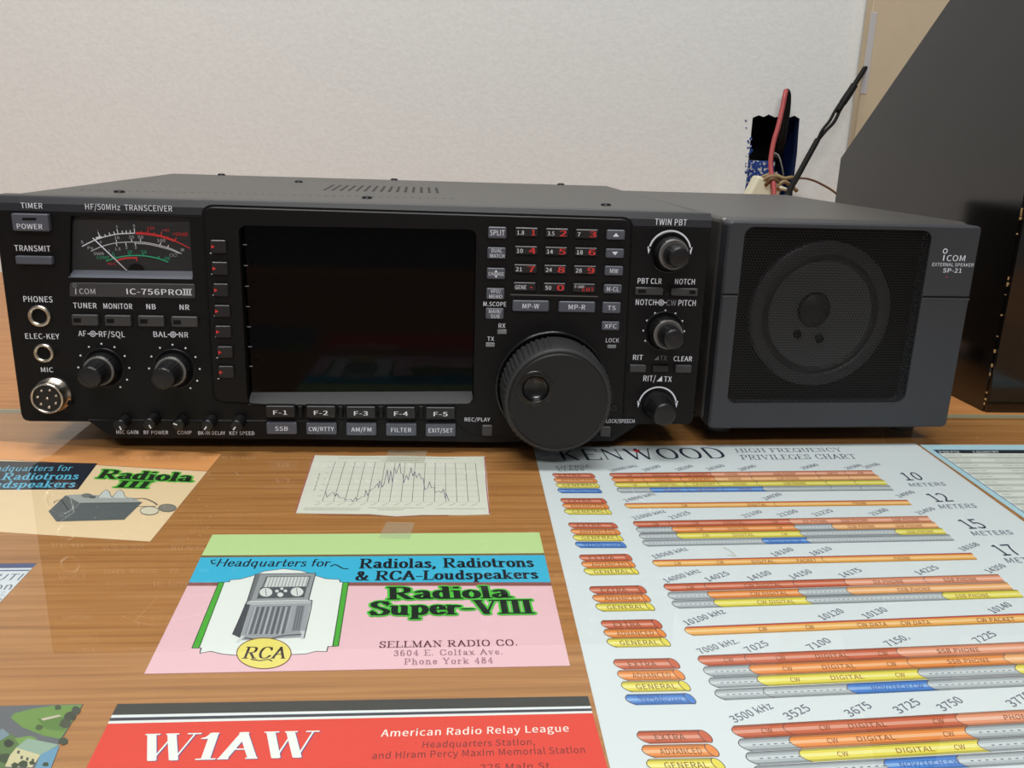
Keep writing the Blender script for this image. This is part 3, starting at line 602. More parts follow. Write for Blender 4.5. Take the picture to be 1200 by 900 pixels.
def build_centre():
    mb = MB()
    out = rquad(px_poly([(237.5, 242), (741, 257), (729.5, 509), (600, 513.6), (547, 509.5), (531, 489.5), (250, 470.5)], YC), 5, 5)
    mb.plate([(a, b) for a, b in inset(out, -1.0)], -.02, -.25, K_GROOVE, 0, holes=[inset(SCREEN, .2)])
    mb.plate(out, -.02, YC, K_PANEL, .55, holes=[SCREEN], hole_m=K_GROOVE)
    T = lambda s, a, b, c, h=6, m=K_WHITE, bo=.02: mb.ptext(s, a, b, c, h, YC-.05, m, bo)
    T('M.SCOPE', 566.5, 593.2, 356.3, 5.2); T('RX', 584.3, 592.3, 381.6, 5.2); T('TX', 571, 579, 397, 5); T('LOCK', 710, 725.5, 398.8, 4.8)
    T('REC/PLAY', 544.6, 574.3, 491.6, 4.6); T('LOCK/SPEECH', 710.5, 743.5, 493.4, 4.6)
    mb.pline([(598.7, 345.3), (700.3, 347.6)], 1.2, YC-.06, K_RIM)
    # fine highlight rib along the top and ticks beside the display, small dots by the soft keys
    for i in range(7):
        y = 287+24.6*i-.28*i*i*.5
        mb.pline([(285+1.2*i*1.0, y-.3), (289+1.2*i, y-.2)], .9, YC-.06, K_GPRINT)
        mb.pline([(246.3+1.5*i, 296.6+24.9*i*.985), (247.6+1.5*i, 296.7+24.9*i*.985)], 1.2, YC-.06, K_WHITE)
    mb.lathe(*P(728.2-8.5, 477.5, YC), [(2.0, YC), (2.0, YC-.5), (1.4, YC-.7), (.01, YC-.3)], K_BOLT, 16)
    for x in (246.6, 421.8, 557):
        pass
    mb.build('centre_panel', RAD, RL)
build_centre()

def build_display():
    mb = MB()
    xs = [q[0] for q in SCREEN]; zs = [q[1] for q in SCREEN]
    mb.rbox(min(xs)-.5, max(xs)+.5, 5, 7, min(zs)-.5, max(zs)+.5, .2, K_SCREEN, 1)
    o = mb.build('display', RAD, RL); o['label'] = 'glossy unlit black display'
    mb = MB(); a, b = P(290.5, 474.5, YC), P(554.5, 472.5, YC)
    V = [(a[0], YC, a[1]), (b[0], YC, b[1]-.2), (b[0]-.5, 4.9, b[1]+4.6), (a[0]+.6, 4.9, a[1]+4.8), (a[0], 4.9, a[1]), (b[0], 4.9, b[1]-.2)]
    mb.add(V, [(0, 1, 2, 3), (0, 4, 5, 1), (0, 3, 4), (1, 5, 2), (2, 5, 4, 3)], K_LEDGE); mb.build('display_ledge', RAD, RL)
build_display()

K_SCALE = mat('light_grey_print', (190, 192, 198), 0.6)
def build_meter():
    Ym = 2.6
    mb = MB()
    xs = [q[0] for q in METER]; zs = [q[1] for q in METER]
    mb.rbox(min(xs)-.3, max(xs)+.3, Ym, Ym+2, min(zs)-.3, max(zs)+.3, .1, K_METER, 1)
    Z = lambda L: [(70+a/6.667, 220+b/6.667) for a, b in L]
    ln = lambda L, wd, m: mb.pline(Z(crom(L, 4)), wd, Ym-.15, m)
    ln([(175, 458), (240, 425), (320, 392), (450, 362), (585, 355)], 1.2, K_WHITE); ln([(597, 355), (700, 362), (800, 382), (900, 415)], 2.6, K_RED); ln([(900, 415), (960, 443), (1015, 473)], 1.2, K_RED)
    mb.ppoly(Z([(278, 388), (322, 374), (330, 395), (288, 405)]), Ym-.16, K_WHITE)
    ln([(245, 495), (340, 455), (450, 430), (585, 424), (700, 433), (850, 470), (950, 515)], 1.1, K_SCALE); ln([(590, 434), (700, 443), (850, 480), (930, 512)], 1.0, K_SCALE)
    ln([(362, 572), (440, 548), (540, 531), (650, 531), (760, 550), (845, 580)], 1.3, K_GREEN); ln([(440, 570), (500, 553), (560, 548), (604, 548)], 1.9, K_RED); mb.pline(Z([(600, 548), (602, 574)]), 1, Ym-.15, K_RED)
    for (a, b, c, d) in ((350, 365, 362, 378), (385, 352, 393, 368), (422, 344, 428, 360), (447, 325, 455, 358), (487, 338, 490, 355), (518, 335, 521, 354), (550, 332, 552, 352), (582, 318, 584, 352), (300, 350, 312, 380),
                         (440, 408, 447, 432), (560, 400, 563, 424), (630, 400, 632, 424), (790, 430, 782, 448), (850, 450, 843, 468), (515, 428, 520, 452), (440, 432, 447, 455), (588, 428, 592, 450)):
        mb.pline(Z([(a, b), (c, d)]), 1, Ym-.15, K_WHITE)
    for (a, b, c, d) in ((640, 340, 637, 355), (690, 330, 686, 358), (740, 350, 735, 365), (797, 345, 790, 378), (845, 380, 838, 392), (912, 390, 898, 412)): mb.pline(Z([(a, b), (c, d)]), 1, Ym-.15, K_RED)
    for (a, b, c, d) in ((545, 512, 547, 532), (655, 515, 652, 534), (775, 538, 768, 552), (425, 530, 435, 548)): mb.pline(Z([(a, b), (c, d)]), 1.1, Ym-.15, K_GREEN)
    t = lambda s, a, b, y, h, m: mb.ptext(s, 70+a/6.667, 70+b/6.667, 220+y/6.667, h/6.667, Ym-.1, K_SCALE if m is K_GPRINT else m, .012)
    t('S', 165, 185, 425, 24, K_GPRINT); t('Po', 218, 262, 470, 24, K_GPRINT); t('SWR', 265, 345, 515, 22, K_GPRINT); t('COMP', 290, 388, 545, 24, K_GREEN); t('ALC', 372, 440, 592, 22, K_RED)
    t('1', 295, 303, 340, 22, K_GPRINT); t('5', 440, 453, 305, 20, K_GPRINT); t('9', 573, 587, 298, 22, K_GPRINT); t('+20', 680, 740, 315, 22, K_RED); t('+40', 800, 855, 332, 22, K_RED); t('+60dB', 880, 1000, 362, 26, K_RED)
    t('0', 315, 328, 425, 20, K_GPRINT); t('10', 428, 465, 390, 22, K_GPRINT); t('25', 540, 580, 385, 22, K_GPRINT); t('50', 610, 652, 386, 22, K_GPRINT); t('100', 762, 825, 412, 24, K_GPRINT); t('W', 945, 972, 485, 22, K_GPRINT)
    t('1', 383, 392, 492, 20, K_GPRINT); t('1.5', 432, 475, 478, 22, K_GPRINT); t('2', 513, 530, 465, 22, K_GPRINT); t('3', 583, 600, 466, 22, K_GPRINT); t('0', 408, 425, 515, 22, K_GREEN); t('10', 528, 566, 500, 24, K_GREEN); t('20', 635, 678, 502, 24, K_GREEN); t('dB', 815, 860, 552, 22, K_GREEN)
    for cx in (872, 902): mb.pline(Z([(cx+14*math.cos(q), 527+11*math.sin(q)) for q in np.linspace(0, 6.283, 11)]), .8, Ym-.15, K_GPRINT)
    c = P(*Z([(600, 640)])[0], Ym); mb.add([(c[0]+4*math.cos(q), Ym-.2, c[1]-1+4*math.sin(q)) for q in np.linspace(.2, 2.94, 12)], [tuple(range(12))], K_GROOVE)
    o = mb.build('meter_dial', RAD, RL); o['label'] = 'black meter scale with white, red and green arcs'
    nd = MB(); A, B = P(*Z([(258, 392)])[0], 1.9), P(*Z([(525, 648)])[0], 1.9)
    nd.tube([(A[0], 1.9, A[1]), (B[0], 1.9, B[1])], .28, K_WHITE, 6); nd.build('meter_needle', o, RL)
    lp = MB(); q = [P(*Z([k])[0], 1) for k in ((100, 645), (1035, 655), (1042, 712), (75, 697))]
    lp.add([(q[0][0], 2.4, q[0][1]), (q[1][0], 2.4, q[1][1]), (q[2][0], -.3, q[2][1]), (q[3][0], -.3, q[3][1]), (q[2][0], 2.4, q[2][1]), (q[3][0], 2.4, q[3][1])], [(0, 1, 2, 3), (0, 3, 5), (1, 4, 2), (3, 2, 4, 5), (0, 5, 4, 1)], K_GREY)
    lp.build('meter_ledge', RAD, RL)
    ws = MB(); L = inset(METER, .15); ws.plate(L, .9, .5, K_LENS); ws.build('meter_window', RAD, RL)
    pl = MB(); L = rquad(px_poly([(81.7, 331.3), (228, 333), (229, 349.8), (81, 347.5)], -.5), 1.2)
    pl.plate(L, 0, -.5, K_DGREY, .2)
    pl.ptext('COM', 93, 111.5, 341.4, 6.4, -.55, K_SCALE, .004); pl.ptext('IC-756PRO', 148.3, 213.5, 342, 6.8, -.55, K_WHITE, .022); 
    for x in (216.2, 219.4, 222.6): pl.pline([(x, 338.8), (x, 345.6)], 1.5, -.62, K_WHITE)
    pl.pline([(214, 338.9), (224.6, 339)], 1, -.62, K_WHITE); pl.pline([(214, 345.6), (224.6, 345.7)], 1, -.62, K_WHITE)
    pl.pline([(88.6, 338.4), (88.8, 344.8)], 1.1, -.62, K_SCALE); pl.pline([(87.6+2*math.cos(t_), 334.6+2*math.sin(t_)) for t_ in np.linspace(0, 6.3, 11)], .8, -.62, K_GPRINT)
    pl.build('model_plate', RAD, RL)
build_meter()

# ---- keys
def key(name, r, m, texts=(), depth=1.6, base=YC, rad=.7, extra=None):
    """r = pixel rectangle of the key's front face"""
    y = base-depth
    x0, z1 = P(r[0], r[1], y); x1, z0 = P(r[2], r[3], y)
    mb = MB(); a = P((r[0]+r[2])/2, r[1], y); b = P((r[0]+r[2])/2, r[3], y)
    mb.plate(rrect(x0-.55, x1+.55, b[1]-.55, a[1]+.55, .8, 2), base+.01, base-.04, K_GROOVE)
    mb.plate(rrect(x0, x1, b[1], a[1], rad, 3), base, y, m, .4)
    for t in texts: mb.ptext(t[0], t[1], t[2], t[3], t[4], y-.02, t[5] if len(t) > 5 else K_WHITE, t[6] if len(t) > 6 else .015)
    if extra: extra(mb, y-.07)
    return mb.build(name, RAD, ((x0+x1)/2, 0, (a[1]+b[1])/2))
def key2(name, r, m, txt=None, h=6, frac=.74, **kw):
    cx, cy = (r[0]+r[2])/2, (r[1]+r[3])/2; wd = (r[2]-r[0])*frac
    return key(name, r, m, [(txt, cx-wd/2, cx+wd/2, cy, h)] if txt else [], **kw)
def led_slot(a, b, c, d):
    def f(mb, y): mb.ppoly([(a, b), (c, b), (c, d), (a, d)], y, K_GROOVE)
    return f
PB = 0.0
key('power_button', (12.4, 250.7, 57.6, 271), K_GREY, [('POWER', 19.8, 49.6, 265.3, 6)], 3, PB, extra=led_slot(26, 255.2, 42.5, 258.3))
key('transmit_button', (17.3, 300.3, 61.3, 310), K_GREY, depth=2.6, base=PB)
for r, n in (((83, 369, 115.3, 382), 1), ((121.7, 369.7, 153.7, 382.5), 1), ((161, 370.2, 192.5, 383), 1), ((200, 371.2, 231.7, 383.7), 1)):
    key('function_button', r, K_DGREY, depth=2, base=PB, extra=led_slot(r[0]+3, r[1]+4, r[0]+12, r[1]+9))
key('function_button', (745, 337, 777, 346), K_DGREY, depth=2, base=PB, extra=led_slot(748, 339.5, 757, 343.5)); key('function_button', (787, 338, 817.6, 347), K_DGREY, depth=2, base=PB, extra=led_slot(808, 340.5, 815, 344.5))
key('function_button', (738.3, 427.7, 757, 436.6), K_DGREY, depth=2, base=PB); key('function_button', (764.8, 428.2, 783.5, 436.6), K_KEY, depth=1.2, base=PB); key('function_button', (791.7, 428.2, 810.2, 437.1), K_DGREY, depth=2, base=PB)
# soft keys left of the display
for (a, b, c, d) in ((68, 242, 120, 283), (72, 310, 125, 351), (77, 377, 127, 418), (80, 444, 132, 482), (83, 508, 135, 546), (90, 572, 140, 609), (93, 633, 143, 671)):
    r = (220+a/2.647, 190+b/2.647, 220+c/2.647, 190+d/2.647); cy = (r[1]+r[3])/2
    def tri(mb, y, r=r, cy=cy): mb.ppoly([(r[0]+1.8, cy-2.2), (r[0]+6, cy), (r[0]+1.8, cy+2.2)], y, K_RED)
    key('soft_key', r, K_KEY, depth=1.5, extra=tri)
# grey keys left of the keypad
key2('grey_key', (572.3, 266, 593.3, 279.5), K_GREY, 'SPLIT', 6.2, .82)
Q = K_WHITE
key('grey_key', (571.5, 290, 592.5, 303.2), K_GREY, [('DUAL', 576, 588.5, 293.7, 4.2), ('WATCH', 574, 591, 299.8, 4.2)])
def chg(mb, y):
    mb.ppoly([(579.6, 319), (581.3, 316.2), (583, 319)], y, K_WHITE); mb.ppoly([(579.6, 323), (583, 323), (581.3, 325.8)], y, K_WHITE)
key('grey_key', (570.8, 314.2, 591.8, 327.2), K_GREY, [('CHANGE', 572.5, 590.5, 320.9, 3.9)], extra=chg)
key('grey_key', (570.2, 337.8, 591, 350.8), K_GREY, [('VFO/', 575, 587, 341.4, 4.2), ('MEMO', 573.3, 588.3, 347.5, 4.2)])
key('grey_key', (569.3, 361.3, 590.3, 374), K_GREY, [('MAIN/', 573, 587.5, 364.9, 4.2), ('SUB', 575, 585.5, 370.6, 4.2)])
Z6 = lambda a, b: (560+a/6.667, 250+b/6.667)
xs_ = [[(293, 472), (530, 708), (765, 940)], [(290, 467), (525, 700), (758, 933)], [(283, 460), (517, 693), (750, 925)], [(277, 455), (512, 687), (743, 917)]]
ys_ = [(112, 185, 7), (257, 325, 6), (400, 470, 5), (540, 610, 5)]
lab = [[('1.8', '1'), ('3.5', '2'), ('7', '3')], [('10', '4'), ('14', '5'), ('18', '6')], [('21', '7'), ('24', '8'), ('28', '9')], [('GENE', '.'), ('50', '0'), ('F-INP', 'ENT')]]
for i in range(4):
    for j in range(3):
        x0, x1 = xs_[i][j]; y0, y1, dy = ys_[i]; a = Z6(x0, y0+dy*j); b = Z6(x1, y1+dy*j); cy = (a[1]+b[1])/2
        t, n = lab[i][j]; wl = {1: 3.2, 2: 7, 3: 8, 4: 13, 5: 11}[len(t)]
        tx = [(t, a[0]+2.2, a[0]+2.2+wl, cy+(.3 if len(t) < 5 else -1.6), 4.6 if len(t) < 5 else 3)]
        if n == '.': ex = lambda mb, y, a=a, b=b, cy=cy: mb.ppoly([(b[0]-6.5, cy-.2), (b[0]-4.7, cy-.2), (b[0]-4.7, cy+1.5), (b[0]-6.5, cy+1.5)], y, K_RED)
        elif n == 'ENT': tx.append((n, b[0]-15, b[0]-1.5, cy+1.6, 4.6, K_RED, .02)); ex = None
        else: tx.append((n, b[0]-10.4, b[0]-2, cy+.2, 6.6, K_RED, .04)) if n != '1' else tx.append((n, b[0]-8.2, b[0]-3.2, cy+.2, 6.6, K_RED, .04)); ex = None
        key('keypad_key', (a[0], a[1], b[0], b[1]), K_KEY, tx, extra=ex)
for (r, t, hh) in (((1010, 130, 1148, 207), '^', 0), ((1003, 277, 1140, 350), 'v', 0), ((995, 413, 1133, 487), 'MW', 5), ((987, 557, 1123, 627), 'M-CL', 5), ((977, 695, 1113, 782), 'TS', 5), ((970, 847, 1105, 915), 'XFC', 5), ((273, 682, 555, 768), 'MP-W', 5.6), ((633, 690, 915, 775), 'MP-R', 5.6)):
    a, b = Z6(r[0], r[1]), Z6(r[2], r[3]); cx, cy = (a[0]+b[0])/2, (a[1]+b[1])/2
    if hh: key2('grey_key', (*a, *b), K_GREY, t, hh, .46 if r[2]-r[0] > 200 or len(t) < 3 else .7)
    else:
        s = -1 if t == '^' else 1
        key('grey_key', (*a, *b), K_GREY, extra=lambda mb, y, cx=cx, cy=cy, s=s: mb.ppoly([(cx-3.6, cy-s*2), (cx+3.6, cy-s*2), (cx, cy+s*2.2)], y, K_WHITE))
for i, (x0, x1, y0, y1) in enumerate(((78, 208, 97, 148), (257, 387, 98, 150), (433, 563, 100, 152), (610, 738, 102, 153), (783, 913, 103, 155))):
    r = (290+x0/3.75, 450+y0/3.75, 290+x1/3.75, 450+y1/3.75); cx, cy = (r[0]+r[2])/2, (r[1]+r[3])/2
    key('function_key', r, K_KEY, [('F-%d' % (i+1), cx-8, cx+8.4, cy+.8, 5.2, K_WHITE, .03)], 2)
for (x0, x1, y0, y1, t, wf) in ((82, 217, 170, 222, 'SSB', .42), (257, 392, 172, 223, 'CW/RTTY', .82), (433, 567, 173, 227, 'AM/FM', .66), (608, 743, 175, 229, 'FILTER', .66), (783, 915, 177, 231, 'EXIT/SET', .8)):
    key2('mode_key', (290+x0/3.75, 450+y0/3.75, 290+x1/3.75, 450+y1/3.75), K_GREY, t, 5.2, wf, depth=2, base=-.8)
mb = MB()
for x0 in (220, 397, 575, 751):
    a, b = P(290+x0/3.75, 450+98/3.75, YC-1), P(290+(x0+23)/3.75, 450+151/3.75, YC-1); mb.rbox(a[0], b[0], YC-1, YC+.1, b[1], a[1], .4, K_PANEL, 1)
mb.build('key_divider', RAD, RL)
key('small_button', (565, 498.7, 577, 511.2), K_DGREY, depth=2.2, base=-.8); key('small_button', (703.7, 500.2, 715.5, 512), K_DGREY, depth=2.2, base=-.8)
for r in ((583, 386, 593.7, 391.6), (569.3, 401.5, 579.8, 406.7), (711.8, 404, 722, 408.3)):
    a, b = P(r[0], r[1], YC-.3), P(r[2], r[3], YC-.3); mb = MB(); mb.rbox(a[0], b[0], YC-.4, YC+.2, b[1], a[1], .25, mat('grey_led_lens', (120, 124, 128), .3), 1); mb.build('indicator_light', RAD, ((a[0]+b[0])/2, YC, (a[1]+b[1])/2))

# ---- knobs
def solve_len(base, tip, y0=0.0):
    c = P(*base, y0); best = min(np.arange(2, 45, .1), key=lambda L: np.hypot(*(proj((c[0], y0-L, c[1]))-np.array(tip))))
    return c, float(best)
def knurl(n, amp, rows): return lambda i, t: 1+(amp*(1 if math.sin(n*t) > 0 else -1) if i in rows else 0)
def dual_knob(base, rim, tip, rim_r, tip_r, L1=None, L2=None):
    c, a = solve_len(base, rim); _, b = solve_len(base, tip)
    L1 = L1 or a; L2 = L2 or b
    r1 = rim_r/scale_at((c[0], -L1, c[1])); r2 = tip_r/scale_at((c[0], -L2, c[1]))
    root = MB(); root.lathe(c[0], c[1], [(r1*1.42, 0.02), (r1*1.42, -.5), (r1*1.36, -.7), (r1*1.3, -.15), (r1*.8, -.15)], K_KNOB, 48)
    root.lathe(c[0], c[1], [(r1*1.12, -.4), (r1*1.14, -2), (r1*1.1, -L1+1.5), (r1*1.0, -L1), (r1*.86, -L1+.1), (r1*.8, -L1+1.2), (r1*.5, -L1+1.2)], K_KNOB, 96, lambda i, t: 1+(.022*(1 if math.sin(32*t) > 0 else -1) if i in (1, 2) else 0))
    root.lathe(c[0], c[1], [(r1*1.03, -L1+.35), (r1*1.0, -L1-.12), (r1*.88, -L1-.1), (r1*.84, -L1+.3)], K_RIM, 48)
    o = root.build('knob', RAD, (c[0], 0, c[1]))
    mb = MB(); mb.lathe(c[0], c[1], [(r2*1.1, -L1+1.3), (r2*1.12, -L1-.5), (r2*1.0, -L2+.8), (r2*.94, -L2+.2), (r2*.8, -L2), (r2*.3, -L2-.05)], K_KNOB, 72, lambda i, t: 1+(.02*(1 if math.sin(18*t) > 0 else -1) if i in (1, 2) else 0))
    mb.build('inner_knob', o, (c[0], 0, c[1]))
    return L1, L2, r1, r2
INFO = []
INFO.append(dual_knob((121.8, 430.8), (115.3, 435.6), (103.5, 441.7), 17, 13.2))
INFO.append(dual_knob((204.5, 432), (200.4, 437.3), (190, 443.7), 17.3, 13.2))
INFO.append(dual_knob((784.7, 296), (788.5, 301.3), (796, 303), 17.3, 12))
INFO.append(dual_knob((777.8, 387.7), (782, 394), (789, 399), 17, 12))
def single_knob(base, tip, r, name='knob', mark=None, y0=0.0, rb=1.25, collar=True):
    c, L = solve_len(base, tip, y0); r2 = r/scale_at((c[0], y0-L, c[1])); mb = MB()
    mb.lathe(c[0], c[1], [(r2*rb*1.05, y0), (r2*rb, y0-1), (r2*1.05, y0-L+1.0), (r2*.96, y0-L+.2), (r2*.8, y0-L), (r2*.3, y0-L)], K_KNOB, 60, lambda i, t: 1+(.02*(1 if math.sin(20*t) > 0 else -1) if i in (1, 2) else 0))
    if mark is not None:
        t = math.radians(mark); d = np.array([math.cos(t), math.sin(t)]); n = np.array([-d[1], d[0]])*r2*.11
        q = [np.array(c)+d*r2*.15-n, np.array(c)+d*r2*.85-n, np.array(c)+d*r2*.85+n, np.array(c)+d*r2*.15+n]
        mb.add([(k[0], y0-L-.08, k[1]) for k in q], [(0, 1, 2, 3)], K_WHITE)
        q2 = [np.array(c)+d*r2*.9-n, np.array(c)+d*r2*.9+n]
        mb.add([(k[0], y, k[1]) for k, y in ((q2[0], y0-L), (q2[1], y0-L), (q2[1]+d*r2*.2, y0-L+3), (q2[0]+d*r2*.2, y0-L+3))], [(0, 1, 2, 3)], K_WHITE)
    mb.build(name, RAD, (c[0], 0, c[1])); return L, r2
INFO.append(single_knob((770.3, 475), (777.5, 488), 13.2, rb=1.35))
for b, t, mk in (((146, 493), (139.8, 499), -70), ((180.5, 491), (174.5, 497.5), -65), ((213.5, 493), (208, 498), 155), ((247.5, 493), (242.3, 499), -125), ((281, 493), (275.8, 499), -125)):
    INFO.append(single_knob(b, t, 6.6, 'trim_knob', mk, -.8, 1.15))

def build_dial():
    c, L = solve_len((646.5, 453), (653.4, 471), YC); L = min(max(L, 14), 30)
    sc = scale_at((c[0], YC-L, c[1])); R = 62.5/sc; y1 = YC-L
    INFO.append(('dial', c, L, R))
    mb = MB(); mb.lathe(c[0], c[1], [(29.3, YC+.1), (29.3, YC-.7), (28.4, YC-1.3), (27.4, YC-.9), (27.2, YC-.3), (20, YC-.3)], mat('glossy_collar_plastic', (16, 16, 18), .22), 72)
    o = mb.build('tuning_dial', RAD, (c[0], YC, c[1]))
    mb = MB(); mb.lathe(c[0], c[1], [(R*1.0, YC-2), (R*1.04, YC-3), (R*1.04, y1+4), (R*1.02, y1+2.4), (R*1.01, y1+.8), (R*.985, y1+.0), (R*.95, y1-.1), (R*.92, y1+.3)], K_RUBB, 360,
        lambda i, t: 1+((.012*(1 if math.sin(60*t) > 0 else -1)) if i in (1, 2) and math.sin(3*t+.6) > -.6 else 0), cap=False)
    mb.build('rubber_grip', o, (c[0], YC, c[1]))
    mb = MB(); d = P(627.4, 455, y1); dr = 20.2/sc; rr = dr*.78
    mb.lathe(c[0], c[1], [(R*.93, y1+.5), (R*.925, y1-.5), (R*.9, y1-.9)], K_FACE, 96, cap=False)
    outer = circ(c[0], c[1], R*.9, 96); hol = circ(d[0], d[1], rr, 40)
    T = tessellate_polygon([[Vector((q[0], q[1], 0)) for q in outer], [Vector((q[0], q[1], 0)) for q in hol]])
    mb.add([(q[0], y1-.9, q[1]) for q in outer+hol], [tuple(t) for t in T], K_FACE)
    mb.build('dial_face', o, (c[0], YC, c[1]))
    mb = MB(); f = y1-.9
    dish = [(rr*math.cos(t), f-.15+rr*.5*math.sin(t)) for t in np.linspace(.12, 1.5, 14)]
    mb.lathe(d[0], d[1], [(dr*1.06, f+.02), (dr*1.02, f-.22), (dr*.97, f-.3), (dr*.9, f-.06), (dr*.86, f-.32), (rr*1.01, f-.32)]+dish, mat('glossy_black_plastic', (13, 13, 14), .22), 64)
    mb.build('finger_dimple', o, (c[0], YC, c[1]))
build_dial()

# ---- sockets
def jack(px, r):
    c = P(*px, -1); R = r*.41; mb = MB()
    mb.lathe(c[0], c[1], [(R, 0), (R, -1.6), (R*.9, -2.2), (R*.74, -2.2), (R*.64, -1.4), (R*.62, -.06)], K_CHROME, 40, cap=False); mb.lathe(c[0], c[1], [(R*.63, -.05), (.01, -.05)], K_GROOVE, 30)
    mb.build('headphone_jack', RAD, (c[0], 0, c[1]))
jack((46.5, 370.3), 13); jack((51.8, 413.6), 11.6)
def mic():
    c, L = solve_len((64, 461.3), (54.2, 467)); L = min(L, 11); sc = scale_at((c[0], -L, c[1])); R = 18.6/sc
    INFO.append(('mic', L, R))
    mb = MB(); mb.lathe(c[0], c[1], [(R*1.12, 0), (R*1.12, -2.4), (R*1.02, -2.6), (R, -L+.5), (R*.96, -L), (R*.88, -L), (R*.85, -L+.6), (R*.84, -L+3)], K_CHROME, 60, cap=False)
    mb.rbox(c[0]+R*.75, c[0]+R*1.14, -3.2, -.5, c[1]-R*.62, c[1]-R*.42, .1, K_GROOVE, 1)
    o = mb.build('microphone_socket', RAD, (c[0], 0, c[1]))
    mb = MB(); mb.lathe(c[0], c[1], [(R*.86, -L+1.5), (.01, -L+1.5)], K_KNOB, 40)
    for k in range(8):
        t = 2*math.pi*k/7+.3; rr = R*.58 if k < 7 else 0
        mb.lathe(c[0]+rr*math.cos(t), c[1]+rr*math.sin(t), [(.75, -L+1.5), (.75, -L+.7), (.45, -L+.4)], K_CHROME, 10)
    mb.build('socket_pins', o, (c[0], 0, c[1]))
mic()

# ---- case, feet, screws
def build_case():
    mb = MB(); mb.rbox(2.5, 337.5, 13.5, D_RADIO, 1, H_RADIO-.4, 1.4, K_COVER, 2)
    zt = H_RADIO-.4
    def slot(px0, px1, wd):
        a, b = plane(*px0, 2, zt), plane(*px1, 2, zt); t = (b-a)[:2]; t = t/(np.linalg.norm(t)+1e-9); n = np.array([-t[1], t[0]])*wd/2
        q = [(a[:2]-n), (b[:2]-n), (b[:2]+n), (a[:2]+n)]; mb.add([(k[0], k[1], zt+.05) for k in q], [(0, 1, 2, 3)], K_GROOVE)
    for k in range(48):
        x = 95+9.2*k; y = 222.6+.0232*(x-95)
        if x < 535: slot((x, y), (x+3.4, y+.1), 2.0)
    for i in range(15):
        for j in range(4):
            u = i/14; a0 = np.array([391+(511-391)*u, 216.8+3.2*u]); a1 = np.array([379+(513-379)*u, 223.4+3.4*u])
            p = a0+(a1-a0)*(j/4); q = a0+(a1-a0)*((j+.72)/4); slot(p, q, 1.7)
    mb.build('case_cover', RAD, RL)
    for (x, y) in ((140, 224), (265, 203.4), (350, 212.5), (463, 209.2), (430, 231), (657, 215.6), (710, 239.4)):
        q = plane(x, y, 2, zt+.6); q[1] = min(q[1], D_RADIO-3.5); mb = MB()
        mb.lathe(q[0], 0, [(2.9, zt-.3), (2.8, zt+.6), (2.0, zt+1.2), (.7, zt+1.3), (.5, zt+.7)], K_BOLT, 16, axis='z', cy=q[1]); mb.build('screw', RAD, (q[0], q[1], zt))
    for (y, z) in ((30, 77), (30, 28), (60, 77), (60, 28)):
        mb = MB(); mb.lathe(y, z, [(2.9, 337), (2.8, 338.4), (2, 340.8), (.6, 341)], K_CHROME, 16, axis='x'); mb.build('screw', RAD, (338, y, z))
    for x in (35, 305):
        for y in (35, 225):
            b = GLASS_TOP if y < GLASS_BACK else DESK; mb = MB()
            mb.lathe(x, 0, [(10, 2), (10.5, -4), (11, b+1.2), (10.4, b+.02), (1, b+.02)], K_RUBB, 32, axis='z', cy=y); mb.build('foot', RAD, (x, y, b))
build_case()

# ================================================================== external speaker (turned two degrees)
SX, SY = 350.0, 6.0
SPK = empty('external_speaker', (SX, SY, GLASS_TOP)); SPK.rotation_euler = (0, 0, math.radians(2.0))
tag(SPK, 'small charcoal external speaker with a perforated grille beside the radio', 'speaker')
_ca, _sa = math.cos(math.radians(2)), math.sin(math.radians(2))
def SPL(px, py, yl=0.0):
    """pixel -> (x,z) on the speaker's own front plane at local depth yl"""
    d = CF+CR*(px-600)/FPX-CU*(py-450)/FPX
    o = CAM-np.array([SX, SY, 0.0]); ol = np.array([o[0]*_ca+o[1]*_sa, -o[0]*_sa+o[1]*_ca, o[2]]); dl = np.array([d[0]*_ca+d[1]*_sa, -d[0]*_sa+d[1]*_ca, d[2]])
    q = ol+dl*((yl-ol[1])/dl[1]); return (q[0], q[2])
def sbuild(mb, name, parent=None):
    par = parent or SPK
    me_par = np.array([0, 0, GLASS_TOP]) 
    me = bpy.data.meshes.new(name); me.from_pydata([(x*S, y*S, (z-GLASS_TOP)*S) for x, y, z in mb.v], [], mb.f)
    for m in mb.mats: me.materials.append(m)
    me.polygons.foreach_set('material_index', mb.m); me.polygons.foreach_set('use_smooth', mb.sm); me.update()
    bm = bmesh.new(); bm.from_mesh(me); bmesh.ops.remove_doubles(bm, verts=list(bm.verts), dist=1e-9); bmesh.ops.recalc_face_normals(bm, faces=list(bm.faces)); bm.to_mesh(me); bm.free()
    o = bpy.data.objects.new(name, me); COL.objects.link(o); o.parent = par; return o
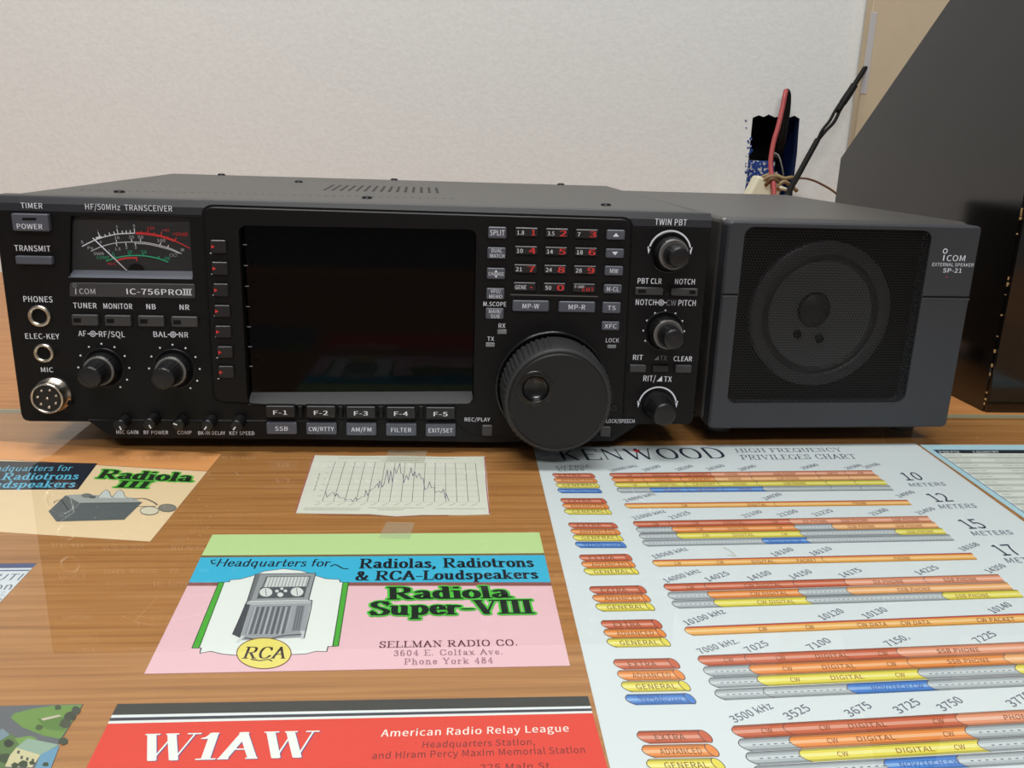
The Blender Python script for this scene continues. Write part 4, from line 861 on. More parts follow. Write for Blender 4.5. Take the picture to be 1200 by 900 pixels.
def build_speaker():
    tl, tr, br, bl = SPL(852.5, 261), SPL(1149, 263), SPL(1112.5, 501), SPL(832, 502)
    x0, x1 = (tl[0]+bl[0])/2, (tr[0]+br[0])/2; z0, z1 = (bl[1]+br[1])/2, (tl[1]+tr[1])/2
    INFO.append(('spk', tl, tr, br, bl))
    g = [SPL(*q, .3) for q in ((872.5, 264.5), (1089, 271), (1063, 473.5), (852.5, 471))]
    gx0, gx1, gz0, gz1 = (g[0][0]+g[3][0])/2, (g[1][0]+g[2][0])/2, (g[2][1]+g[3][1])/2, (g[0][1]+g[1][1])/2
    INFO.append(('grille', gx0, gx1, gz0, gz1, x0, x1, z0, z1))
    G = rrect(gx0, gx1, gz0, gz1, 5, 5)
    zs = SPL(1100, 348)[1]
    # bezel: one moulding with a split line, top slightly set back
    mb = MB(); out = rrect(x0, x1, z0, z1, 2.5, 4)
    Gc = G
    up = [q for q in out if q[1] > zs+.5]
    mb.plate(out, 16, 0, K_SPK, 1.0, holes=[G])
    for a, b in ((gx1+.3, x1-.2), (x0+.2, gx0-.3)):
        mb.rbox(a, b, -.06, .5, zs-.55, zs+.55, .02, K_GROOVE, 1); mb.rbox(a, b, -.3, .3, zs-1.9, zs-.6, .25, K_SPK, 1)
    tx0, tx1 = SPL(1104, 302)[0], SPL(1130, 302)[0]
    def tx(s, a, b, yc, h, m, bo=0.0):
        A, B = SPL(a, yc), SPL(b, yc); u = B[0]-A[0]; hh = h*u/(b-a); V, F = font_unit(s, bo); mb.add([(A[0]+q[0]*u, -.08-q[2]*.002, (A[1]+B[1])/2-hh/2+q[1]*hh) for q in V], F, m)
    tx('COM', 1109.5, 1131, 302.6, 6.4, K_WHITE); tx('EXTERNAL SPEAKER', 1092.5, 1141, 310.2, 3.6, K_WHITE); tx('SP-21', 1105, 1127, 317, 4.6, K_WHITE, .02)
    a = SPL(1106.5, 299); b = SPL(1106.5, 305.5); mb.rbox(a[0]-.3, a[0]+.3, -.1, 0, b[1], a[1], .02, K_WHITE, 1)
    cc = SPL(1107.6, 294.2); C1, C2 = circ(cc[0], cc[1], 1.35, 20), circ(cc[0], cc[1], .9, 20)
    mb.add([(x, -.08, z) for x, z in C1+C2], [(i, (i+1) % 20, 20+(i+1) % 20, 20+i) for i in range(20)], K_WHITE)
    cc = SPL(1109.5, 324.6); mb.add([(x, -.08, z) for x, z in circ(cc[0], cc[1], .35, 8)], [tuple(range(8))], K_RED)
    sbuild(mb, 'front_bezel')
    mb = MB(); back = 238.0
    mb.rbox(x0-1.2, x1-1, 9, back, z0+1.5, z1+1.2, 3.0, K_SPKTOP, 3)
    # hollow the front of the cabinet behind the grille is a separate dark baffle box
    sbuild(mb, 'cabinet')
    mb = MB(); mb.add([(x, 1.2, z) for x, z in G], [tuple(range(len(G)))], K_GRILLE)
    sbuild(mb, 'grille')
    # driver in front of the cabinet face, behind the grille
    c = SPL(961, 369, 5); yb = 8.6
    mb = MB(); mb.add([(gx0-1, yb, gz0-1), (gx1+1, yb, gz0-1), (gx1+1, yb, gz1+1), (gx0-1, yb, gz1+1)], [(0, 1, 2, 3)], K_GROOVE)
    mb.lathe(c[0], c[1], [(39, yb), (39, 4.6), (38, 4.0), (33, 4.0), (32, 4.8)], mat('driver_frame', (50, 50, 53), .5), 64, cap=False)
    mb.lathe(c[0], c[1], [(32.6, 4.9), (31.5, 4.2), (30, 4.2), (28.6, 5.2)], K_SURR, 64, cap=False)
    mb.lathe(c[0], c[1], [(28.6, 5.2), (20, 6.4), (11, 8.2), (.1, 8.4)], K_CONE, 64)
    mb.lathe(c[0]-2.2, c[1]+2.4, [(9.4, 8.3), (8.4, 6.2), (6, 5.0), (3, 4.4), (.05, 4.2)], mat('dust_cap', (15, 15, 16), .5), 40)
    for px in ((935.5, 392), (961, 397)):
        q = SPL(*px, 6); mb.lathe(q[0], q[1], [(2.4, 7.2), (2.2, 6.2), (1, 5.8)], K_GROOVE, 14)
    sbuild(mb, 'speaker_driver')
    for x in (14, x1-14):
        for y in (22, 205):
            b = GLASS_TOP if y < 45 else DESK
            f = MB(); f.lathe(x, 0, [(7, z0+1.8), (7.4, z0-3), (7.6, b+1), (7.2, b+.03), (.5, b+.03)], K_RUBB, 28, axis='z', cy=y); sbuild(f, 'foot')
build_speaker()

# ================================================================== black cabinet and beige board on the right
def build_cabinet():
    XP = plane(1154, 483.5, 2, DESK); xp, yf = XP[0], XP[1]
    a = plane(985, 185, 0, xp); b = plane(1110, 0, 0, xp)
    INFO.append(('cab', XP, a, b))
    sl = (b[2]-a[2])/(b[1]-a[1]); yk = a[1]; zt = a[2]+sl*(yf+8-yk)
    root = empty('black_cabinet', (xp+120, yf+120, DESK)); tag(root, 'black laminate cabinet with a slanted side panel at the right edge, gold-scuffed front corner', 'cabinet')
    th = 16
    side = [(yf+2.5, DESK+.02), (yk, DESK+.02), (yk, a[2]), (yf+2.5, zt)]
    for k, x in enumerate((xp, xp+330)):
        mb = MB(); mb.plate(side, x+th, x, K_CAB, .6, axis='x')
        if k == 0:
            rnd = random.Random(5); g = mat('bare_wood_chip', (176, 140, 92), .7)
            for i in range(17):
                z = rnd.uniform(4, 128)**1.0+DESK; h = rnd.uniform(.5, 2.2); ww = rnd.uniform(.15, .7)
                mb.rbox(x-.08, x+ww, yf+1.6, yf+2.9, z, z+h, .1, g, 1)
        mb.build('side_panel', root, (xp+120, yf+120, DESK))
    mb = MB(); mb.rbox(xp+.8, xp+329+th, yf, yf+2.3, DESK+.02, DESK+170, .4, K_CAB, 1); mb.rbox(xp+th+1, xp+329, yf+4, yk-1, DESK+150, DESK+166, .5, K_CAB, 1)
    mb.build('front_panel', root, (xp+120, yf+120, DESK))
    mb = MB(); mb.rbox(xp+th+.2, xp+329.8, yk-14, yk-2, DESK+.02, a[2]-1, .5, K_CAB, 1); mb.build('back_panel', root, (xp+120, yf+120, DESK))
build_cabinet()
def build_board():
    y = 540.0; q = [P(1015.5, 14, y), P(1011, 140, y)]
    x0 = (q[0][0]+q[1][0])/2; mb = MB()
    tilt = (q[0][0]-q[1][0])/(q[0][1]-q[1][1])
    mw = Matrix.Translation((x0, y, DESK)) @ Matrix.Rotation(0, 4, 'Y')
    mb.rbox(x0, x0+420, y, y+15, DESK+.02, 620, 1, K_BEIGE, 2)
    s = P(1015, 14, y-.4); e = P(1013, 110, y-.4)
    mb.rbox(x0-1, x0+6, y-.5, y+.2, e[1], s[1], .2, mat('pale_grey_edge_strip', (186, 184, 184), .6), 1)
    o = mb.build('beige_board', None, (x0+200, y, DESK)); tag(o, 'tall beige board standing against the wall behind the black cabinet', 'board')
build_board()

# ================================================================== wires at the wall
def wire(name, pts, r, m, label, cat, n=8, smooth=True, tail=None):
    w3 = [plane(p[0], p[1], 1, p[2]) for p in pts]
    p3 = crom(w3, 6) if smooth else w3
    rr = r
    if isinstance(r, (list, tuple)): rr = list(np.interp(np.linspace(0, 1, len(p3)), np.linspace(0, 1, len(r)), r))
    mb = MB(); mb.tube(p3, rr, m, 10)
    if tail: mb.tube(crom([p3[0], p3[0]+np.array(tail[0])]+[np.array(q, float) for q in tail[1:]], 6), r, m, 10)
    o = mb.build(name, None, tuple(np.mean(np.array(p3), 0))); return tag(o, label, cat)
K_WRED = mat('red_wire_sleeve', (168, 70, 70), .5); K_WBLK = mat('black_wire_sleeve', (11, 11, 11), .65, spec=.25); K_WBRN = mat('brown_wire_sleeve', (98, 70, 44), .5); K_WTAN = mat('tan_wire_sleeve', (140, 118, 84), .6)
K_IVORY = mat('ivory_plastic', (216, 212, 186), .45); K_WGRY = mat('grey_wire_sleeve', (120, 120, 116), .5)
wire('wire', [(906, 262, 500), (907, 222, 512), (903.5, 200, 522), (903.5, 185, 526), (907, 165, 530), (912, 148, 533), (917, 126, 538), (919.5, 113, 541), (921, 106, 545)], 2.7, K_WRED, 'red wire looping up out of the wall hole', 'wire', tail=((0, -3, -18), (565, 496, 30), (566, 500, DESK+4)))
def dark_wire():
    w3 = [plane(p[0], p[1], 1, p[2]) for p in ((921.4, 105.6, 545), (922.5, 112, 549), (921, 128, 552), (917.5, 150, 556), (915.5, 165, 560), (914, 176, 568), (912.5, 190, 590))]
    p3 = crom(w3, 6); mb = MB(); mb.tube(p3, [2.3]+[3.2+2.3*math.sin(math.pi*i/len(p3)) for i in range(1, len(p3))], K_WBLK, 10)
    o = mb.build('wire', None, tuple(np.mean(np.array(p3), 0))); tag(o, 'thick black wire behind the red loop, running into the wall hole', 'wire')
dark_wire()
wire('wire', [(912, 186, 580), (908, 182, 566), (904.5, 178.5, 556), (912, 182, 548), (916, 194, 545), (918, 206, 548), (917, 212, 556)], .9, K_WGRY, 'thin grey wire curling in the lower part of the wall hole', 'wire')
def cable():
    mb = MB()
    L = lambda ps: [plane(x, y, 1, Y) for x, y, Y in ps]
    e0 = plane(915, 246, 1, 440); mb.tube(crom([(530, 400, DESK+3.3), (540, 424, DESK+6), (e0[0], 440, e0[2])], 6), 3.1, K_WBLK, 10)
    mb.tube(crom(L([(915, 246, 440), (926, 222, 470), (936, 204, 490), (948, 182, 503), (958, 164, 512)]), 6), 3.1, K_WBLK, 10)
    mb.tube(crom(L([(958, 164, 512), (964, 152, 514), (972, 142, 516), (978, 131, 518), (985, 120, 521)]), 6), 1.7, K_WBLK, 8)
    mb.tube(crom(L([(958, 165, 513), (968, 153, 515), (977, 143.5, 517), (983, 132, 519), (987, 121, 521)]), 6), 1.9, K_WBLK, 8)
    mb.tube(crom(L([(981, 131, 520), (988, 120, 522), (996, 108, 525), (1001, 100, 528)]), 6), [3.6]*6+[4.2]*6+[4.0]*7, K_WBLK, 10)
    mb.tube(crom(L([(999, 103, 527), (1006, 92, 533), (1013, 81, 540), (1022, 67, 557)]), 6), 2.8, K_WBLK, 10)
    o = mb.build('cable', None, tuple(plane(958, 164, 1, 512))); tag(o, 'black twin cable slanting up the wall to the beige board', 'cable')
cable()
wire('wire', [(932, 209.5, 535), (940, 208.8, 530), (950, 210.5, 528), (962, 215.5, 526), (979, 226, 524), (1000, 246, 515)], 1.2, K_WBRN, 'thin brown wire curving right from the wall hole toward the black cabinet', 'wire')
def connector():
    a = np.array(plane(884, 221, 1, 528)); root = empty('wire_connector', (a[0], 528, a[2]-30)); ex = np.array([a[0], 528, a[2]-30])
    mb = MB(); M = Matrix.Translation(tuple(a+np.array([2, 0, -14]))) @ Matrix.Rotation(math.radians(-30), 4, 'Y') @ Matrix.Rotation(math.radians(14), 4, 'Y')
    mb.rbox(-15, 17, -10, 10, -30, 24, 3, K_IVORY, 3, Matrix.Translation(tuple(a+np.array([4, 0, -13]))) @ Matrix.Rotation(math.radians(24), 4, 'Y'))
    mb.build('connector_body', root, tuple(ex)); q0 = a+np.array([-4, 2, -42]); mb = MB(); mb.tube(crom([tuple(q0+np.array([4, 0, 8])), tuple(q0), (a[0]-5, 531, 10), (a[0]-6, 532, DESK+1)], 6), 2, K_WGRY, 8); mb.build('lead', root, tuple(ex))
    rnd = random.Random(9)
    for k, (p, m) in enumerate(((((890, 209, 524), (897, 206, 520), (905, 203, 524)), K_WTAN), (((894, 212, 520), (902, 207, 517), (914, 208, 520), (922, 214, 524)), K_WTAN), (((897, 217, 518), (904, 210, 515), (913, 214, 516), (917, 222, 518)), K_WBRN), (((908, 204, 522), (918, 209, 518), (928, 208, 520), (933, 211, 526)), K_WTAN), (((909, 221, 516), (918, 213, 514), (926, 217, 518), (934, 224, 520)), K_WTAN), (((912, 216, 518), (915, 220, 514), (921, 222, 516)), K_IVORY))):
        p3 = crom([plane(x, y, 1, Y) for x, y, Y in p], 5); mb = MB(); mb.tube(p3, 2.1, m, 8); mb.build('wire_end', root, tuple(ex))
    tag(root, 'ivory plastic wire connector with tan wire ends below the wall hole', 'connector')
connector()

# ================================================================== papers under the glass
def flat(px, py): q = plane(px, py, 2, PAPER); return np.array((q[0], q[1]))
PM = {}
def ink(c):
    c = tuple(c)
    if c not in PM: PM[c] = mat('print_ink_%d_%d_%d' % c, c, .55, spec=.3)
    return PM[c]
class Paper(MB):
    def __init__(s, world_quad=None, px_quad=None, col=(225, 225, 225)):
        super().__init__(); s.z = PAPER+.02
        q = world_quad or [tuple(flat(*p)) for p in px_quad]
        s.quad = q; s.plate(q, PAPER-.2, PAPER, ink(col), axis='z')
    def lay(s, d=.0018): s.z += d
    def poly(s, pts, c, world=False):
        L = [tuple(p) if world else tuple(flat(*p)) for p in pts]
        T = tessellate_polygon([[Vector((a, b, 0)) for a, b in L]]); s.lay()
        s.add([(a, b, s.z) for a, b in L], [tuple(t) for t in T], ink(c))
    def line(s, pts, wd, c, world=False, lay=True):
        L = [np.array(p, float) if world else flat(*p) for p in pts]
        if lay: s.lay()
        for k, (a, b) in enumerate(zip(L[:-1], L[1:])):
            t = (b-a)/(np.linalg.norm(b-a)+1e-9); n = np.array([-t[1], t[0]])*wd/2; a2, b2 = a-t*wd*.25, b+t*wd*.25
            s.add([(p[0], p[1], s.z+EPS*(k % 3)) for p in (a2-n, b2-n, b2+n, a2+n)], [(0, 1, 2, 3)], ink(c))
    def unit(s, VF, bl, br, tl, c):
        V, F = VF
        if not len(V): return
        a, b, t = flat(*bl), flat(*br), flat(*tl); s.lay()
        s.add([(*(a+(b-a)*q[0]+(t-a)*q[1]), s.z+EPS*q[2]) for q in V], F, ink(c)); s.z += EPS*float(V[:, 2].max())
    def text(s, txt, bl, br, tl, c, bold=.01): s.unit(font_unit(txt, bold), bl, br, tl, c)
    def text_mm(s, txt, bl, br, h, c, bold=.004):
        V, F = font_unit(txt, bold); a, b = flat(*bl), flat(*br); u = b-a; n = np.array([-u[1], u[0]])/np.linalg.norm(u)*h; s.lay()
        s.add([(*(a+u*q[0]+n*q[1]), s.z+EPS*q[2]) for q in V], F, ink(c))
    def serif(s, txt, bl, br, tl, c, **k): s.unit(pen_unit(txt, **k), bl, br, tl, c)
    def ell(s, cpx, ax, ay, c, n=28):
        s.poly([(cpx[0]+ax*math.cos(2*math.pi*i/n), cpx[1]+ay*math.sin(2*math.pi*i/n)) for i in range(n)], c)
    def done(s, name, label, cat, group='cards and charts under the glass'):
        c = np.mean(np.array(s.quad), 0); o = s.build(name, None, (c[0], c[1], PAPER-.2), recalc=False); return tag(o, label, cat, group)
def lerp(a, b, t): return (a[0]+(b[0]-a[0])*t, a[1]+(b[1]-a[1])*t)

def radiola_card():
    p = Paper(px_quad=[(249, 626.5), (632, 624), (668, 780), (169, 789.5)], col=(232, 186, 196))
    p.poly([(249, 626.5), (632, 624), (637.9, 649.5), (235.6, 652.3)], (190, 214, 150))
    p.poly([(236.3, 651), (637.6, 648.2), (638.1, 650.5), (235.1, 653.3)], (120, 96, 60))
    p.poly([(235.1, 653.3), (638.1, 650.5), (645.8, 684), (220.5, 684)], (62, 176, 214))
    p.poly([(221.2, 682.6), (645.4, 682.3), (646.5, 686.6), (218.8, 686.6)], (140, 84, 80))
    Z = lambda L: [(160+a/4.286, 620+b/4.286) for a, b in L]
    sh = [(413, 268), (465, 266), (470, 256), (520, 252), (580, 236), (640, 212), (740, 200), (830, 210), (895, 232), (950, 250), (1020, 254), (1022, 266), (1042, 268), (1012, 430), (985, 590), (962, 590), (955, 616), (900, 614), (850, 628), (790, 630), (720, 632), (560, 640), (500, 634), (430, 628), (372, 614), (318, 624), (325, 598), (310, 596)]
    p.poly(Z(sh), (228, 228, 226)); p.line(Z(sh+sh[:1]), .35, (70, 70, 80))
    p.poly(Z([(413, 268), (440, 268), (314, 598), (278, 598)]), (78, 168, 58)); p.line(Z([(413, 268), (440, 268), (314, 598), (278, 598), (413, 268)]), .3, (40, 70, 30))
    p.poly(Z([(1037, 268), (1065, 268), (1014, 588), (986, 590)]), (78, 168, 58)); p.line(Z([(1037, 268), (1065, 268), (1014, 588), (986, 590), (1037, 268)]), .3, (40, 70, 30))
    # engraved cabinet receiver
    p.poly(Z([(598, 228), (628, 222), (580, 360), (555, 366)]), (112, 112, 116)); p.poly(Z([(622, 226), (900, 222), (864, 356), (575, 362)]), (150, 150, 154))
    p.poly(Z([(655, 240), (872, 238), (856, 290), (632, 294)]), (206, 206, 206)); p.poly(Z([(622, 294), (856, 290), (842, 344), (604, 350)]), (84, 86, 92))
    for k in range(13): p.line(Z([(658+17*k, 240), (640+17.2*k, 292)]), .25, (120, 120, 124), lay=k == 0)
    p.line(Z([(655, 240), (872, 238), (856, 290), (632, 294), (655, 240)]), .5, (90, 90, 94))
    for cx, cy, rx, ry in ((650, 318, 32, 22), (806, 316, 32, 22), (722, 330, 15, 11), (705, 312, 9, 7), (748, 311, 9, 7), (730, 300, 8, 6)): p.ell(Z([(cx, cy)])[0], rx/4.286, ry/4.286, (214, 214, 214))
    p.line(Z([(648, 300), (652, 336)]), .25, (110, 110, 110)); p.line(Z([(804, 298), (808, 334)]), .25, (110, 110, 110))
    p.poly(Z([(548, 366), (882, 358), (878, 378), (540, 384)]), (178, 178, 182))
    p.poly(Z([(545, 378), (572, 380), (520, 548), (482, 530)]), (76, 76, 82)); p.poly(Z([(572, 382), (876, 374), (840, 545), (518, 560)]), (156, 156, 162))
    p.poly(Z([(590, 392), (780, 386), (752, 525), (546, 530)]), (116, 118, 124)); p.poly(Z([(805, 385), (846, 384), (822, 510), (778, 514)]), (128, 130, 136))
    for k in range(15): p.line(Z([(598+13*k, 392), (556+13.6*k, 528)]), .35 if k % 3 else .6, (88, 90, 96) if k % 2 else (176, 176, 182), lay=k == 0)
    for k in range(3): p.line(Z([(812+12*k, 388), (788+12*k, 508)]), .3, (96, 98, 104), lay=k == 0)
    p.poly(Z([(524, 540), (545, 534), (515, 572), (498, 572)]), (206, 206, 208)); p.poly(Z([(824, 512), (846, 512), (842, 552), (826, 554)]), (196, 196, 200)); p.line(Z([(545, 548), (640, 560), (740, 536), (826, 530)]), .7, (84, 86, 92))
    p.line(Z([(622, 226), (900, 222), (864, 356), (882, 360), (876, 400), (842, 548)]), .35, (60, 60, 66)); p.line(Z([(598, 228), (555, 366), (482, 530)]), .35, (60, 60, 66))
    p.ell(Z([(640, 625)])[0], 139/4.286, 79/4.286, (110, 60, 50), 40); p.ell(Z([(640, 625)])[0], 134/4.286, 75/4.286, (232, 214, 112), 40)
    p.serif('RCA', *Z([(530, 650), (745, 650), (545, 594)]), (60, 40, 40), pw=.2, ph=.07, slant=.12)
    p.line(Z(crom([(575, 655), (620, 662), (660, 656), (680, 664)], 4)), .5, (60, 40, 40))
    p.serif('Headquarters for', *Z([(392, 188), (970, 188), (392, 152)]), (20, 28, 40), pw=.16, ph=.06, serif=False, gap=.0, slant=.4); p.line(Z(crom([(398, 156), (376, 160), (384, 176), (398, 172)], 4)), .5, (20, 28, 40)); p.line(Z(crom([(975, 188), (1000, 180), (1035, 198), (1062, 200)], 4)), .55, (20, 28, 40))
    blk = (22, 24, 34)
    p.serif('Radiolas, Radiotrons', (421, 666), (626, 664.3), (422.5, 655.5), blk, pw=.26, ph=.08); p.serif('& RCA-Loudspeakers', (416, 680.3), (631, 678), (418, 670), blk, pw=.26, ph=.08)
    for g, c in ((.2, (84, 190, 66)), (0, (24, 34, 26))):
        p.serif('Radiola', (455, 702.6), (598, 700.8), (454.8, 689), c, pw=.3, ph=.1, grow=g, gap=.04); p.serif('Super-VIII', (433, 721.3), (626, 718.8), (434.6, 705.8), c, pw=.3, ph=.1, grow=g*.9, gap=.04)
    p.serif('SELLMAN RADIO CO.', (444, 759.3), (607.6, 756.7), (444.6, 752.4), (90, 32, 52), pw=.16, ph=.06, gap=.12); p.serif('3604 E. Colfax Ave.', (461, 769), (590, 767), (461.4, 762.8), (146, 96, 118), pw=.13, ph=.06, gap=.16); p.serif('Phone York 484', (473.5, 779), (578, 777.4), (473.8, 772.6), (146, 96, 118), pw=.13, ph=.06, gap=.18)
    p.done('advertising_card', 'green, blue and pink advertising card with an engraved console radio', 'card')
radiola_card()

def peach_card():
    p = Paper(px_quad=[(-150, 508.5), (259.5, 532), (176, 634.5), (-330, 602.5)], col=(238, 206, 168))
    p.poly([(-150, 508.5), (259.5, 532), (243, 552.3), (-186, 527.5)], (232, 158, 98)); p.line([(-186, 527.5), (243, 552.3)], .5, (150, 84, 52))
    Z = lambda L: [(a/4.615, 490+b/4.615) for a, b in L]
    p.poly([(-70, 538.6), (114.4, 543), (91.5, 573.6), (-120, 574.6)], (30, 34, 48))
    cy = (96, 182, 216)
    p.serif('Headquarters for', (-24, 552.4), (84, 551.6), (-24, 545.8), cy, pw=.15, ph=.06, serif=False, gap=.02, slant=.5); p.serif('& Radiotrons', (-18, 562.4), (91, 561.5), (-14.5, 555), cy, pw=.22, ph=.09, slant=.15); p.serif('Loudspeakers', (-32, 571.8), (87, 571), (-28, 564.2), cy, pw=.22, ph=.09, slant=.15)
    for g, c in ((.2, (98, 190, 70)), (0, (28, 44, 24))):
        p.serif('Radiola', (113.4, 560.2), (223.5, 564.6), (119, 550.6), c, pw=.3, ph=.1, grow=g, gap=.04, slant=.1); p.serif('III', (135, 571), (172, 572.2), (140, 563.6), c, pw=.3, ph=.1, grow=g*1.1, gap=.04, slant=.1)
    p.poly(Z([(262, 505), (355, 418), (440, 415), (435, 462), (320, 560), (305, 560)]), (104, 106, 108)); p.poly(Z([(355, 418), (440, 413), (590, 420), (720, 432), (768, 457), (435, 462)]), (168, 168, 166)); p.poly(Z([(435, 461), (768, 457), (672, 550), (305, 560)]), (96, 100, 102))
    p.line(Z([(330, 440), (370, 500)]), .4, (60, 60, 62)); p.line(Z([(380, 430), (400, 510), (330, 556)]), .4, (160, 160, 160)); p.line(Z([(435, 461), (768, 457)]), .5, (60, 62, 64))
    p.ell(Z([(470, 420)])[0], 30/4.6, 12/4.6, (120, 120, 118)); p.ell(Z([(500, 428)])[0], 20/4.6, 8/4.6, (96, 98, 98))
    for a in ((530, 432), (605, 432)):
        q = [a, (a[0]+25, a[1]-32), (a[0]+45, a[1]-44), (a[0]+62, a[1]-32), (a[0]+70, a[1]-8), (a[0]+85, a[1]+2)]; p.poly(Z(q), (204, 206, 204)); p.line(Z(q), .3, (110, 112, 112))
    p.line(Z(crom([(720, 438), (780, 436), (830, 455), (850, 470)], 4)), .7, (110, 104, 96)); p.line(Z(crom([(740, 480), (790, 478), (840, 478)], 4)), .4, (110, 104, 96))
    p.ell(Z([(808, 502)])[0], 52/4.6, 24/4.6, (120, 116, 110)); p.ell(Z([(808, 502)])[0], 48/4.6, 20/4.6, (220, 208, 186)); p.ell(Z([(905, 487)])[0], 50/4.6, 22/4.6, (124, 118, 110)); p.ell(Z([(905, 487)])[0], 40/4.6, 16/4.6, (140, 132, 122))
    p.line(Z(crom([(292, 460), (300, 450), (340, 440)], 4)), .35, (90, 90, 90)); p.line(Z(crom([(270, 420), (255, 440), (265, 470)], 4)), .3, (214, 196, 164))
    p.done('advertising_card', 'peach advertising card with an orange band and an engraved box radio', 'card')
peach_card()

def graph_card():
    Z = lambda L: [(330+a/4.615, 520+b/4.615) for a, b in L]
    top = [(180, 62), (400, 66), (640, 64), (860, 70), (1100, 68)]; bot = [(1127, 382), (980, 386), (760, 384), (620, 392), (480, 380), (250, 378), (75, 375)]
    q = [tuple(flat(*k)) for k in Z(top+bot)]
    p = Paper(world_quad=q, col=(222, 218, 206))
    p.line(Z([(176, 64), (110, 265), (76, 373)]), .5, (178, 96, 108)); p.line(Z([(1098, 72), (1108, 230), (1124, 378)]), .5, (178, 96, 108)); p.line(Z([(200, 380), (480, 384), (620, 395), (760, 388), (900, 386)]), .4, (190, 120, 128))
    tl, tr, br, bl = (290, 97), (1048, 106), (1070, 315), (220, 313); p.lay()
    for k in range(15):
        t = k/14; p.line(Z([lerp(tl, tr, t), lerp(bl, br, t)]), .24, (104, 100, 100), lay=False)
    for k in range(8):
        t = k/7; p.line(Z([lerp(tl, bl, t), lerp(tr, br, t)]), .16, (168, 164, 156), lay=False)
        a = lerp(tl, bl, t); p.line(Z([(a[0]-34, a[1]), (a[0]-16, a[1])]), .35, (140, 136, 130), lay=False)
    cv = [(238, 255), (245, 290), (265, 270), (280, 262), (290, 285), (300, 270), (315, 295), (335, 293), (350, 305), (375, 300), (385, 315), (400, 290), (410, 305), (430, 290), (450, 285), (455, 250), (465, 280), (480, 250), (500, 240), (520, 215), (525, 240), (530, 200), (545, 235), (555, 215), (572, 140), (580, 215), (590, 145), (600, 210), (610, 130), (620, 160), (640, 105), (645, 160), (655, 165), (662, 210), (675, 170), (685, 195), (700, 130), (710, 175), (720, 150), (730, 185), (745, 160), (755, 190), (765, 185), (775, 250), (790, 240), (800, 205), (810, 240), (825, 235), (830, 265), (850, 255), (865, 265), (875, 245), (885, 295), (890, 270), (905, 310)]
    p.line(Z(cv), .3, (106, 98, 126))
    rnd = random.Random(4); p.lay()
    def scrib(x0, x1, y, sl=0):
        x = x0
        while x < x1:
            d = rnd.uniform(6, 22); p.line(Z([(x, y+sl*(x-x0)), (min(x+d, x1), y+sl*(x-x0))]), .5, (168, 160, 146), lay=False); x += d+rnd.uniform(3, 6)
    scrib(305, 935, 78, .004); scrib(540, 740, 90); scrib(120, 425, 348); scrib(120, 420, 358); scrib(470, 770, 347); scrib(520, 660, 357); scrib(835, 1105, 352)
    for k in range(15):
        b = lerp(bl, br, k/14); p.line(Z([(b[0]-40, b[1]+20), (b[0]-8, b[1]+8)]), .4, (176, 170, 158), lay=False)
    for k in range(5): p.line(Z([(176+k*6, 255-k*20), (182+k*6, 240-k*20)]), .5, (168, 160, 146), lay=False)
    p.done('graph_card', 'small cream card with a jagged line graph, just in front of the radio', 'card')
graph_card()

def red_card():
    TL, TR, BR, BL = (137.5, 825), (689, 815.8), (742, 1010), (46, 1014)
    p = Paper(px_quad=[TL, TR, BR, BL], col=(222, 62, 46))
    L = lambda y: (137.5-(y-825)*.484, y); R = lambda y: (689+(y-815.8)*.273, y)
    for a, b, c, d, col in ((825, 838, 815.8, 827.5, (58, 56, 54)), (838, 841.3, 827.5, 830.2, (226, 226, 230)), (841.3, 845, 830.2, 833.2, (58, 58, 72)), (845, 848.2, 833.2, 835.8, (226, 224, 224))):
        p.poly([L(a), R(c), R(d), L(b)], col)
    for dx, dy, c in ((1.1, .5, (70, 60, 130)), (0, 0, (232, 232, 228))):
        p.serif('W1AW', (157+dx, 891.6+dy), (368.5+dx, 887+dy), (170+dx, 861+dy), c, pw=.25, ph=.05, gap=.04, slant=.03)
    p.text('American Radio Relay League', (446, 863.6), (667, 857.5), (447.5, 855.3), (240, 226, 220), .022)
    p.text('Headquarters Station,', (495, 876.4), (627, 873), (496, 869), (122, 32, 34), .005); p.text('and Hiram Percy Maxim Memorial Station', (436, 889.6), (686, 882.4), (437, 881.8), (122, 32, 34), .005); p.text('225 Main St.', (562, 903.6), (648, 901), (562.6, 896), (122, 32, 34), .005)
    p.done('call_sign_card', 'red card with white lettering below black and white stripes, nearest the front', 'card')
red_card()

def blue_edge_card():
    a = flat(43, 660); p = Paper(world_quad=[(a[0]-138, a[1]), (a[0], a[1]), (a[0]+.6, a[1]-89), (a[0]-137.4, a[1]-89)], col=(214, 216, 224))
    W = lambda u, v: (a[0]-u, a[1]-v)
    p.poly([W(138, 0), W(0, 0), W(0, 3.6), W(138, 3.6)], (74, 82, 122), True); p.poly([W(138, 5), W(.1, 5), W(.1, 5.9), W(138, 5.9)], (84, 92, 130), True)
    c = (96, 98, 112)
    p.text('DUTI', (-20, 680.2), (21.5, 679.8), (-12, 672.8), c, .012); p.text('tion', (-22, 691.6), (11.6, 691), (-16, 683.8), c, .008); p.text('11', (0.4, 698.4), (5, 698.3), (2, 693), (150, 150, 160), 0); p.text('e', (-2, 704.6), (1.4, 704.6), (-1, 700), c, 0)
    p.done('stationery_card', 'white card with dark blue stripes along its top, cut off by the left edge', 'card')
blue_edge_card()

